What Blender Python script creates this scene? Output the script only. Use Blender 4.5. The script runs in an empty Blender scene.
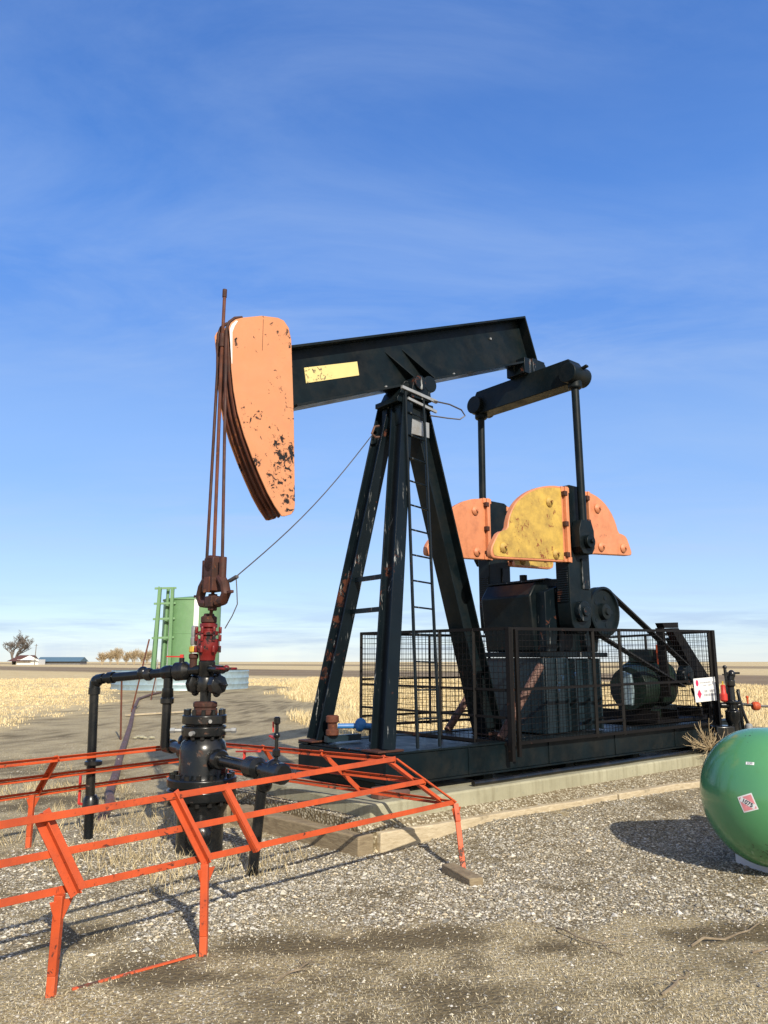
import bpy, bmesh, math, random
import numpy as np
from mathutils import Vector, Matrix
random.seed(7); rng = np.random.default_rng(11)
R = math.radians
scene = bpy.context.scene
COL = scene.collection
V = Vector

# ------------------------------------------------------------------ frames
TH = R(50.0)
W = V((-1.6, 7.05, 0.0))                                  # well centre on the ground
DV = V((math.sin(TH), math.cos(TH), 0)); NV = V((math.cos(TH), -math.sin(TH), 0)); UP = V((0, 0, 1))
def A(t, n, z): return W + DV * t + NV * n + UP * z       # along the beam, towards the near side, up

# ------------------------------------------------------------------ materials
def new_mat(name):
    m = bpy.data.materials.new(name); m.use_nodes = True
    nt = m.node_tree; b = nt.nodes['Principled BSDF']
    return m, nt, b
def nd(nt, typ, **kw):
    n = nt.nodes.new(typ)
    for k, v in kw.items():
        if k.startswith('i_'):
            key = k[2:].replace('_', ' ')
            n.inputs[key].default_value = v
        else: setattr(n, k, v)
    return n
def coords(nt, scale=(1, 1, 1), out='Object', loc=(0, 0, 0)):
    tc = nd(nt, 'ShaderNodeTexCoord'); mp = nd(nt, 'ShaderNodeMapping')
    mp.inputs['Scale'].default_value = scale; mp.inputs['Location'].default_value = loc
    nt.links.new(tc.outputs[out], mp.inputs['Vector']); return mp.outputs[0]
def noise(nt, vec, scale, detail=6, rough=0.6, dist=0):
    n = nd(nt, 'ShaderNodeTexNoise'); n.inputs['Scale'].default_value = scale
    n.inputs['Detail'].default_value = detail; n.inputs['Roughness'].default_value = rough; n.inputs['Distortion'].default_value = dist
    nt.links.new(vec, n.inputs['Vector']); return n.outputs['Fac']
def ramp(nt, fac, a, b, ca=(0, 0, 0, 1), cb=(1, 1, 1, 1)):
    r = nd(nt, 'ShaderNodeValToRGB'); e = r.color_ramp.elements
    e[0].position = a; e[1].position = b; e[0].color = ca; e[1].color = cb
    nt.links.new(fac, r.inputs[0]); return r.outputs[0]
def mix(nt, fac, a, b, mode='MIX'):
    m = nd(nt, 'ShaderNodeMix', data_type='RGBA', blend_type=mode)
    def put(sock, v):
        if isinstance(v, (tuple, list)): sock.default_value = tuple(v) + (1,) if len(v) == 3 else v
        elif isinstance(v, float): sock.default_value = v
        else: nt.links.new(v, sock)
    put(m.inputs[0], fac); put(m.inputs[6], a); put(m.inputs[7], b); return m.outputs[2]
def math_n(nt, op, a, b=None):
    m = nd(nt, 'ShaderNodeMath', operation=op)
    for i, v in enumerate((a, b)):
        if v is None: continue
        if isinstance(v, (int, float)): m.inputs[i].default_value = v
        else: nt.links.new(v, m.inputs[i])
    return m.outputs[0]
def bump(nt, b, h, strength=0.3, dist=0.01):
    n = nd(nt, 'ShaderNodeBump'); n.inputs['Strength'].default_value = strength; n.inputs['Distance'].default_value = dist
    nt.links.new(h, n.inputs['Height']); nt.links.new(n.outputs[0], b.inputs['Normal'])

def paint(name, base, rough=0.45, chip=None, chip_amt=0.5, chip_scale=9.0, tone=0.25, dirt=None, dirt_amt=0.0,
          streak=None, streak_amt=0.0, metallic=0.0, spec=0.5, cluster=1.6, bmp=0.15, coat=0.0, bias=None):
    """aged paint: slight tone variation, dirt film, clustered chips down to another colour, vertical scuffs"""
    m, nt, b = new_mat(name)
    v = coords(nt)
    lo = tuple(c * (1 - tone) for c in base); hi = tuple(min(1, c * (1 + tone)) for c in base)
    col = mix(nt, ramp(nt, noise(nt, v, 2.3, 7, .65), .3, .7), lo, hi)
    rg = ramp(nt, noise(nt, v, 5, 6, .6), .3, .75, (rough * .75,) * 3 + (1,), (min(1, rough * 1.35),) * 3 + (1,))
    if dirt:
        f = ramp(nt, noise(nt, v, 3.7, 8, .7), .62 - dirt_amt * .5, .85 - dirt_amt * .3)
        col = mix(nt, f, col, dirt)
    if streak:
        sv = coords(nt, (14, 14, 1.1), loc=(3, 1, 2))
        f = math_n(nt, 'MULTIPLY', ramp(nt, noise(nt, sv, 1.6, 6, .7), .74 - streak_amt * .25, .78 - streak_amt * .22),
                   ramp(nt, noise(nt, v, 1.3, 3, .5), .45, .6))
        col = mix(nt, f, col, streak)
    if chip:
        fine = noise(nt, v, chip_scale, 9, .68, .6); big = noise(nt, v, cluster, 3, .5)
        s = math_n(nt, 'ADD', math_n(nt, 'MULTIPLY', fine, .62), math_n(nt, 'MULTIPLY', big, .5))
        if bias is not None:
            dp = nd(nt, 'ShaderNodeVectorMath', operation='DOT_PRODUCT'); nt.links.new(v, dp.inputs[0]); dp.inputs[1].default_value = bias; s = math_n(nt, 'ADD', s, dp.outputs['Value'])
        th = .72 - chip_amt * .16
        f = ramp(nt, s, th, th + .012)
        edge = ramp(nt, s, th - .022, th)
        col = mix(nt, edge, col, mix(nt, .45, col, chip))
        col = mix(nt, f, col, chip)
        rg = mix(nt, f, rg, (.85, .85, .85))
        bump(nt, b, math_n(nt, 'SUBTRACT', 1.0, f), .5, .003)
    else:
        bump(nt, b, noise(nt, v, 40, 5, .6), bmp, .004)
    nt.links.new(col, b.inputs['Base Color']); nt.links.new(rg, b.inputs['Roughness'])
    b.inputs['Metallic'].default_value = metallic; b.inputs['Specular IOR Level'].default_value = spec
    b.inputs['Coat Weight'].default_value = coat
    return m

M = {}
M['salmon'] = paint('salmon_paint', (.57, .245, .118), .5, chip=(.006, .004, .005), chip_amt=.46, chip_scale=16, tone=.09, dirt=(.58, .235, .10), dirt_amt=.45, cluster=3.0, bias=DV * .11 - UP * .020, streak=(.50, .20, .09), streak_amt=.35)
M['salmon_clean'] = paint('salmon_weight_paint', (.64, .245, .115), .5, chip=(.05, .025, .02), chip_amt=.16, chip_scale=16, tone=.10, dirt=(.40, .15, .07), dirt_amt=.4, streak=(.35, .12, .06), streak_amt=.3)
M['yellow_old'] = paint('faded_yellow_paint', (.56, .37, .075), .6, chip=(.20, .055, .02), chip_amt=.42, chip_scale=17, tone=.14, dirt=(.22, .135, .04), dirt_amt=.46, cluster=3)
M['plate_yellow'] = paint('name_plate_yellow', (.70, .58, .24), .5, chip=(.10, .07, .05), chip_amt=.36, chip_scale=22, dirt=(.62, .50, .20), dirt_amt=.4, tone=.06)
M['black'] = paint('teal_black_paint', (.0036, .0082, .0108), .42, tone=.45, dirt=(.016, .017, .016), dirt_amt=.35, streak=(.13, .075, .05), streak_amt=.12, spec=.16)
M['black_worn'] = paint('worn_black_paint', (.0042, .0082, .0115), .38, tone=.3, chip=(.085, .03, .018), chip_amt=.22, chip_scale=9, streak=(.42, .43, .42), streak_amt=.55, spec=.18)
M['black_gloss'] = paint('pipe_black_paint', (.005, .0062, .0072), .25, tone=.35, chip=(.07, .035, .022), chip_amt=.08, chip_scale=18, dirt=(.03, .026, .022), dirt_amt=.25)
M['cage'] = paint('cage_steel', (.006, .005, .0048), .6, tone=.3, chip=(.045, .02, .014), chip_amt=.22, chip_scale=14, spec=.2)
M['rust'] = paint('brown_rust', (.125, .034, .014), .75, tone=.4, chip=(.24, .075, .022), chip_amt=.34, chip_scale=14, dirt=(.02, .012, .01), dirt_amt=.35)
M['rust_dark'] = paint('dark_rust', (.072, .020, .010), .7, tone=.4, chip=(.16, .05, .018), chip_amt=.22, chip_scale=12, dirt=(.012, .008, .006), dirt_amt=.42)
M['rust_pale'] = paint('pinkish_rust', (.125, .066, .05), .7, tone=.3, chip=(.07, .03, .022), chip_amt=.3, chip_scale=12)
M['red_old'] = paint('oily_red_paint', (.15, .010, .009), .36, tone=.3, chip=(.012, .008, .008), chip_amt=.6, chip_scale=14, cluster=5)
M['red'] = paint('valve_red_paint', (.50, .03, .02), .45, tone=.15, chip=(.05, .02, .02), chip_amt=.15, chip_scale=20)
M['guard'] = paint('orange_red_paint', (.58, .088, .023), .5, tone=.10, chip=(.09, .028, .02), chip_amt=.40, chip_scale=19, dirt=(.36, .060, .022), dirt_amt=.5, spec=.35)
M['guard_foot'] = paint('peeling_orange_paint', (.60, .10, .03), .6, tone=.15, chip=(.10, .05, .035), chip_amt=.72, chip_scale=15, streak=(.72, .66, .6), streak_amt=.5)
M['white'] = paint('white_paint', (.78, .78, .76), .5, tone=.05, dirt=(.5, .49, .45), dirt_amt=.15)
M['grey_steel'] = paint('grey_steel', (.35, .36, .36), .45, tone=.15, dirt=(.18, .15, .12), dirt_amt=.3, metallic=.4)
M['galv'] = paint('galvanised_sheet', (.30, .40, .44), .45, tone=.12, dirt=(.22, .25, .25), dirt_amt=.25, metallic=.25)
M['brass'] = paint('yellow_brass', (.62, .42, .06), .4, tone=.15, metallic=.4)
M['blue'] = paint('valve_blue_paint', (.03, .16, .42), .45, tone=.2, chip=(.25, .25, .25), chip_amt=.15, chip_scale=25)
M['blue_dark'] = paint('dark_blue_paint', (.008, .019, .027), .42, tone=.3, chip=(.02, .075, .2), chip_amt=.2, chip_scale=10)
M['motor_green'] = paint('motor_green_paint', (.0035, .013, .007), .5, tone=.35, chip=(.05, .09, .05), chip_amt=.25, chip_scale=10)
M['green_tank'] = paint('bright_green_tank_paint', (.14, .265, .125), .5, tone=.07, dirt=(.12, .26, .10), dirt_amt=.2)
M['propane'] = paint('glossy_green_paint', (.085, .275, .115), .22, tone=.05, dirt=(.08, .22, .09), dirt_amt=.1, chip=(.02, .03, .02), chip_amt=.12, chip_scale=45, cluster=4, coat=.3)
M['placard_red'] = paint('faded_placard_red', (.72, .26, .27), .6, tone=.15, chip=(.75, .65, .62), chip_amt=.3, chip_scale=60)
M['ink'] = paint('dark_ink', (.03, .035, .05), .6, tone=.1)
M['ink_grey'] = paint('grey_ink', (.34, .34, .36), .6, tone=.1)
M['sign_red'] = paint('sign_red_ink', (.62, .03, .10), .5, tone=.1)
M['roof_brown'] = paint('red_brown_shingles', (.10, .045, .04), .8, tone=.2)
M['roof_blue'] = paint('slate_blue_metal_roof', (.10, .17, .22), .5, tone=.1)
M['cable'] = paint('bare_wire_rope', (.10, .09, .085), .5, tone=.2, metallic=.5)
M['rubber'] = paint('black_rubber', (.012, .012, .013), .6, tone=.2)

def wood_mat(name, c1, c2, scale=(1, 1, 1)):
    m, nt, b = new_mat(name)
    v = coords(nt, scale)
    g = noise(nt, v, 3.0, 8, .7, .4)
    col = mix(nt, ramp(nt, g, .32, .68), c1, c2)
    col = mix(nt, ramp(nt, noise(nt, coords(nt), 5, 5), .6, .75), col, tuple(c * .5 for c in c1))
    nt.links.new(col, b.inputs['Base Color']); b.inputs['Roughness'].default_value = .9
    bump(nt, b, g, .5, .01); return m
# grain runs along the beam direction in world orientation (objects are not rotated), so noise is stretched by vertical squeeze
M['timber'] = wood_mat('weathered_timber', (.36, .28, .17), (.58, .49, .34), (3, 3, 14))
M['timber_dark'] = wood_mat('grey_brown_timber', (.17, .125, .075), (.33, .26, .16), (3, 3, 14))
M['bark'] = wood_mat('grey_bark', (.10, .08, .065), (.20, .165, .13), (2, 2, 1))
M['dry_stem'] = wood_mat('dry_stems', (.34, .25, .14), (.56, .44, .27), (2, 2, 2))
M['twig'] = wood_mat('dead_twig', (.15, .11, .07), (.33, .26, .17), (5, 5, 5))

def concrete():
    m, nt, b = new_mat('stained_concrete')
    v = coords(nt)
    col = mix(nt, ramp(nt, noise(nt, v, 1.5, 8, .65), .3, .7), (.27, .25, .165), (.42, .395, .275))
    sv = coords(nt, (7, 7, .5))
    col = mix(nt, math_n(nt, 'MULTIPLY', ramp(nt, noise(nt, sv, 2, 5, .6), .5, .72), .55), col, (.17, .145, .085))
    col = mix(nt, ramp(nt, noise(nt, v, 28, 4, .6), .6, .72), col, (.26, .25, .19))
    nt.links.new(col, b.inputs['Base Color']); b.inputs['Roughness'].default_value = .88
    bump(nt, b, noise(nt, v, 25, 8, .7), .4, .01); return m
M['concrete'] = concrete()

# ------------------------------------------------------------------ mesh builder
def frame_of(dirv, up=None):
    z = V(dirv).normalized()
    u = V(up) if up is not None else (UP if abs(z.z) < .92 else V((1, 0, 0)))
    x = u.cross(z)
    if x.length < 1e-5: x = V((1, 0, 0)).cross(z)
    x.normalize(); y = z.cross(x).normalized()
    return x, y, z
KEEP_WHOLE = {'wire_mesh', 'rack_teeth', 'crown', 'trunk', 'faded_lettering'}
class MB:
    def __init__(s): s.v = []; s.f = []
    def add(s, vs, fs):
        o = len(s.v); s.v += [tuple(p) for p in vs]; s.f += [tuple(i + o for i in f) for f in fs]; return s
    def box(s, c, size, ax=None):
        ax = ax or (V((1, 0, 0)), V((0, 1, 0)), V((0, 0, 1))); c = V(c)
        a, b, d = (ax[i] * (size[i] / 2) for i in range(3))
        vs = [c + a * i + b * j + d * k for k in (-1, 1) for j in (-1, 1) for i in (-1, 1)]
        return s.add(vs, [(0, 2, 3, 1), (4, 5, 7, 6), (0, 1, 5, 4), (2, 6, 7, 3), (0, 4, 6, 2), (1, 3, 7, 5)])
    def tnz(s, t0, t1, n0, n1, z0, z1):
        return s.box(A((t0 + t1) / 2, (n0 + n1) / 2, (z0 + z1) / 2), (abs(t1 - t0), abs(n1 - n0), abs(z1 - z0)), (DV, NV, UP))
    def bar(s, a, b, w, h, up=None, ext=0.0):
        a, b = V(a), V(b); x, y, z = frame_of(b - a, up)
        return s.box((a + b) / 2, (w, h, (b - a).length + ext), (x, y, z))
    def angle(s, a, b, w, th, up=None, side=1):
        a, b = V(a), V(b); x, y, z = frame_of(b - a, up); L = (b - a).length; c = (a + b) / 2
        s.box(c + x * side * 0, (th, w, L), (x, y, z))
        return s.box(c + x * side * (w / 2 + th * .01) + y * (w / 2 - th / 2), (w - th, th, L), (x, y, z))
    def hbeam(s, a, b, w, h, tf, tw, up=None):
        """I section: flanges of width w at +-h/2 along y"""
        a, b = V(a), V(b); x, y, z = frame_of(b - a, up); L = (b - a).length; c = (a + b) / 2
        s.box(c + y * (h / 2 - tf / 2), (w, tf, L), (x, y, z)); s.box(c - y * (h / 2 - tf / 2), (w, tf, L), (x, y, z))
        return s.box(c, (tw, h - 2 * tf, L), (x, y, z))
    def prism(s, pts, ext):
        ext = V(ext); n = len(pts); vs = [V(p) for p in pts] + [V(p) + ext for p in pts]
        return s.add(vs, [tuple(range(n))[::-1], tuple(range(n, 2 * n))] + [(i, (i + 1) % n, n + (i + 1) % n, n + i) for i in range(n)])
    def tprism(s, tz, n0, n1):
        return s.prism([A(t, n0, z) for t, z in tz], NV * (n1 - n0))
    def cyl(s, a, b, r, r2=None, seg=16):
        a, b = V(a), V(b); r2 = r if r2 is None else r2
        return s.lathe([(r, 0), (r2, (b - a).length)], a, b - a, seg)
    def lathe(s, prof, origin, axis=UP, seg=24):
        o = V(origin); x, y, z = frame_of(axis); vs = []; fs = []
        for r, h in prof:
            for i in range(seg):
                t = 2 * math.pi * i / seg; vs.append(o + z * h + x * (r * math.cos(t)) + y * (r * math.sin(t)))
        for k in range(len(prof) - 1):
            for i in range(seg):
                j = (i + 1) % seg; fs.append((k * seg + i, k * seg + j, (k + 1) * seg + j, (k + 1) * seg + i))
        fs.append(tuple(range(seg))[::-1]); fs.append(tuple(range((len(prof) - 1) * seg, len(prof) * seg)))
        return s.add(vs, fs)
    def tube(s, pts, r, seg=8, r_end=None):
        pts = [V(p) for p in pts]; n = len(pts); vs = []; fs = []
        x = None
        for i, p in enumerate(pts):
            t = (pts[min(i + 1, n - 1)] - pts[max(i - 1, 0)]).normalized()
            if x is None: x, y, _ = frame_of(t)
            else:
                x = (x - t * x.dot(t)).normalized(); y = t.cross(x)
            rr = r if r_end is None else r + (r_end - r) * i / (n - 1)
            for k in range(seg):
                a = 2 * math.pi * k / seg; vs.append(p + x * (rr * math.cos(a)) + y * (rr * math.sin(a)))
        for i in range(n - 1):
            for k in range(seg):
                j = (k + 1) % seg; fs.append((i * seg + k, i * seg + j, (i + 1) * seg + j, (i + 1) * seg + k))
        fs.append(tuple(range(seg))[::-1]); fs.append(tuple(range((n - 1) * seg, n * seg)))
        return s.add(vs, fs)
    def ball(s, c, r, seg=14, rings=9, sc=(1, 1, 1)):
        prof = []
        c = V(c); vs = []; fs = []
        for j in range(1, rings):
            th = math.pi * j / rings
            for i in range(seg):
                ph = 2 * math.pi * i / seg
                vs.append(c + V((r * sc[0] * math.sin(th) * math.cos(ph), r * sc[1] * math.sin(th) * math.sin(ph), r * sc[2] * math.cos(th))))
        top = len(vs); vs.append(c + V((0, 0, r * sc[2]))); bot = len(vs); vs.append(c - V((0, 0, r * sc[2])))
        for j in range(rings - 2):
            for i in range(seg):
                k = (i + 1) % seg; fs.append((j * seg + i, (j + 1) * seg + i, (j + 1) * seg + k, j * seg + k))
        for i in range(seg):
            k = (i + 1) % seg; fs.append((top, i, k)); fs.append((bot, (rings - 2) * seg + k, (rings - 2) * seg + i))
        return s.add(vs, fs)
    def pieces(s):
        """groups of faces that do not touch each other (boxes of their extents apart)"""
        par = list(range(len(s.v)))
        def find(i):
            while par[i] != i: par[i] = par[par[i]]; i = par[i]
            return i
        for f in s.f:
            a = find(f[0])
            for i in f[1:]:
                b = find(i)
                if a != b: par[b] = a
        groups = {}
        for i in range(len(s.v)): groups.setdefault(find(i), []).append(i)
        gl = []
        for g in groups.values():
            a = np.array([s.v[i] for i in g]); gl.append([set(g), a.min(0) - .0015, a.max(0) + .0015])
        changed = True
        while changed:
            changed = False; out = []
            for g in gl:
                for o in out:
                    if (g[1] <= o[2]).all() and (o[1] <= g[2]).all():
                        o[0] |= g[0]; o[1] = np.minimum(o[1], g[1]); o[2] = np.maximum(o[2], g[2]); changed = True; break
                else: out.append(g)
            gl = out
        return [g[0] for g in gl]
    def build(s, name, mat, parent=None, bevel=0.0, smooth=35, origin=None):
        if parent is not None and name not in KEEP_WHOLE:
            ps = s.pieces()
            if len(ps) > 1:
                first = None
                for p in ps:
                    idx = {i: k for k, i in enumerate(sorted(p))}; m = MB(); m.v = [s.v[i] for i in sorted(p)]
                    m.f = [tuple(idx[i] for i in f) for f in s.f if f[0] in p]
                    o = m.build_one(name, mat, parent, bevel, smooth); first = first or o
                return first
        return s.build_one(name, mat, parent, bevel, smooth, origin)
    def build_one(s, name, mat, parent=None, bevel=0.0, smooth=35, origin=None):
        a = np.array(s.v, dtype=float)
        o = V(((a.min(0) + a.max(0)) / 2)) if origin is None else V(origin)
        me = bpy.data.meshes.new(name); me.from_pydata([tuple(V(p) - o) for p in s.v], [], s.f)
        bm = bmesh.new(); bm.from_mesh(me); bmesh.ops.recalc_face_normals(bm, faces=bm.faces); bm.to_mesh(me); bm.free()
        me.materials.append(mat if not isinstance(mat, str) else M[mat])
        if smooth:
            me.polygons.foreach_set('use_smooth', [True] * len(me.polygons)); me.set_sharp_from_angle(angle=R(smooth))
        ob = bpy.data.objects.new(name, me); COL.objects.link(ob)
        place(ob, o, parent)
        if bevel:
            b = ob.modifiers.new('edge', 'BEVEL'); b.width = bevel; b.segments = 2; b.limit_method = 'ANGLE'; b.angle_limit = R(40)
            b.harden_normals = False
        return ob
WLOC = {}
def place(ob, world, parent=None):
    world = V(world); WLOC[ob.name] = world
    if parent is not None: ob.parent = parent; ob.location = world - WLOC[parent.name]
    else: ob.location = world
def tag(o, label=None, cat=None, group=None, kind=None):
    if label: o['label'] = label
    if cat: o['category'] = cat
    if group: o['group'] = group
    if kind: o['kind'] = kind
    return o
def thing(name, loc, label, cat, group=None):
    o = bpy.data.objects.new(name, None); o.empty_display_size = .2; COL.objects.link(o); place(o, loc)
    return tag(o, label, cat, group)
def arc(c, r, a0, a1, n, fx, fy):
    return [V(c) + V(fx) * (r * math.cos(a0 + (a1 - a0) * i / n)) + V(fy) * (r * math.sin(a0 + (a1 - a0) * i / n)) for i in range(n + 1)]

# ================================================================== SETTING: ground
def sdist(px, py, poly):
    """signed distance, positive inside"""
    poly = np.array(poly, float); inside = np.zeros(px.shape, bool); dmin = np.full(px.shape, 1e9)
    n = len(poly)
    for i in range(n):
        x1, y1 = poly[i]; x2, y2 = poly[(i + 1) % n]
        cond = ((y1 > py) != (y2 > py)); xi = (x2 - x1) * (py - y1) / ((y2 - y1) if y2 != y1 else 1e-9) + x1
        inside ^= cond & (px < xi)
        ex, ey = x2 - x1, y2 - y1; tt = np.clip(((px - x1) * ex + (py - y1) * ey) / (ex * ex + ey * ey), 0, 1)
        dmin = np.minimum(dmin, np.hypot(px - x1 - tt * ex, py - y1 - tt * ey))
    return np.where(inside, dmin, -dmin)
def vnoise(x, y, s, seed=0):
    """value noise on arrays"""
    x = x / s; y = y / s; xi = np.floor(x).astype(np.int64); yi = np.floor(y).astype(np.int64); fx = x - xi; fy = y - yi
    fx = fx * fx * (3 - 2 * fx); fy = fy * fy * (3 - 2 * fy)
    def h(a, b):
        n = (a * 374761393 + b * 668265263 + seed * 1442695041) & 0x7fffffff
        n = ((n ^ (n >> 13)) * 1274126177) & 0x7fffffff
        return (n & 0xffff) / 65535.0
    return (h(xi, yi) * (1 - fx) + h(xi + 1, yi) * fx) * (1 - fy) + (h(xi, yi + 1) * (1 - fx) + h(xi + 1, yi + 1) * fx) * fy
def fbm(x, y, s, seed=0, o=4):
    t = 0; a = .5; tot = 0
    for k in range(o):
        t = t + a * vnoise(x, y, s / 2 ** k, seed + k * 7); tot += a; a *= .55
    return t / tot
LEASE = [(-8.3, 16.9), (-9.7, 23.5), (-11.6, 33.3), (-14.5, 42), (-16.5, 47), (-12, 53), (-6, 50.5), (-6.6, 44.9), (-3.7, 30.9), (-1.6, 20.2),
         (-.2, 17.0), (2.5, 15.6), (8, 16.2), (16, 18), (18, -9), (-11, -9), (-9.5, 9)]
GRAVEL = [(-4.2, 5.2), (-3.15, 6.7), (-2.9, 8.6), (-.9, 8.2), (-.3, 7.2), (4.17, 10.6), (5.8, 12), (9, 13.5), (9, 6.4), (5, 5.6), (3.5, 5.5), (2.62, 5.5),
          (1.83, 5.1), (1.01, 4.75), (.22, 4.98), (-.35, 5.2), (-.92, 4.9), (-1.32, 4.62), (-2.1, 4.2), (-2.9, 3.6)]
DAMP = [(.35, 4.88, .75, .30), (1.0, 4.78, .55, .22), (2.15, 4.98, .75, .26), (3.0, 5.1, .8, .3), (-.55, 4.78, .6, .22), (-1.9, 4.9, .5, .35), (1.35, 5.95, .28, .14), (-1.2, 4.35, .5, .2)]
def masks(x, y):
    n1 = fbm(x, y, 1.6, 3) - .5; n2 = fbm(x, y, .45, 9) - .5
    lease = sdist(x, y, LEASE) + n1 * 1.6 + n2 * .8 + (fbm(x, y, 6, 13) - .5) * np.clip((y - 11) * .35, 0, 6)
    stub = 1 - np.clip(lease / np.clip(y * .07, .7, 3) + .5, 0, 1)
    gr = sdist(x, y, GRAVEL)
    grav = np.clip((gr + n1 * 1.5 + n2 * 1.2) / .45 + .5, 0, 1)
    bare = fbm(x, y, 2.2, 21, 3); grav = grav * np.where(bare < .33, .45, 1)
    u = x + y + 10 * (fbm(x, y, 60, 5) - .5)
    fallow = np.clip((u - 72) / 6, 0, 1) * np.clip((142 - u) / 10, 0, 1) + np.clip((u - 250) / 20, 0, 1) * np.clip((420 - u) / 40, 0, 1) * .8
    damp = np.zeros_like(x)
    for cx, cy, rx, ry in DAMP: damp = np.maximum(damp, 1 - np.hypot((x - cx) / rx, (y - cy) / ry))
    n3 = fbm(x, y, .16, 17) - .5
    damp = np.clip((damp + n1 * .9 + n2 * .9 + n3 * .9) * 2.6, 0, 1)
    damp = np.maximum(damp, np.clip((5.25 - y) / .5, 0, 1) * np.clip(.50 + n1 * 1.6 + n2 * 1.8 + n3 * 1.8, 0, .9))
    return grav * (1 - .6 * damp), stub, fallow * stub, damp
def gh(x, y):
    x = np.asarray(x, float); y = np.asarray(y, float)
    r = np.hypot(x, y); near = np.clip(1 - r / 45, 0, 1)
    z = (fbm(x, y, 1.4, 31) - .5) * .05 + (fbm(x, y, .35, 41) - .5) * .018
    stub = 1 - np.clip((sdist(x, y, LEASE)) / 1.5 + .5, 0, 1)
    tt = (x - W.x) * DV.x + (y - W.y) * DV.y; nn = (x - W.x) * NV.x + (y - W.y) * NV.y
    bank = .10 * np.clip((tt - 1.3) / 1.2, 0, 1) * np.clip(1 - (nn - 1.25) / .9, 0, 1) * np.clip((nn - .2) / .5, 0, 1) * np.clip((12 - tt) / 2, 0, 1)
    return z * near + stub * near * .10 * fbm(x, y, 2.5, 8) + bank
def axis_lines(lo, a, b, hi, step, grow):
    c = list(np.arange(a, b + step / 2, step)); st = step; x = b
    while x < hi: st *= grow; x += st; c.append(min(x, hi))
    st = step; x = a; l = []
    while x > lo: st *= grow; x -= st; l.append(max(x, lo))
    return np.array(l[::-1] + c)
def mesh_np(name, verts, faces_flat, nper, mat, smooth=False):
    me = bpy.data.meshes.new(name); nf = len(faces_flat) // nper
    me.vertices.add(len(verts)); me.vertices.foreach_set('co', np.asarray(verts, np.float32).ravel())
    me.loops.add(nf * nper); me.loops.foreach_set('vertex_index', np.asarray(faces_flat, np.int32))
    me.polygons.add(nf); me.polygons.foreach_set('loop_start', np.arange(0, nf * nper, nper, dtype=np.int32))
    me.polygons.foreach_set('use_smooth', np.full(nf, smooth))
    me.update(calc_edges=True); me.materials.append(mat)
    ob = bpy.data.objects.new(name, me); COL.objects.link(ob); WLOC[ob.name] = V((0, 0, 0)); return ob
def vcol(ob, arr, name='col'):
    a = ob.data.attributes.new(name, 'FLOAT_COLOR', 'POINT'); a.data.foreach_set('color', np.asarray(arr, np.float32).ravel())

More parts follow.
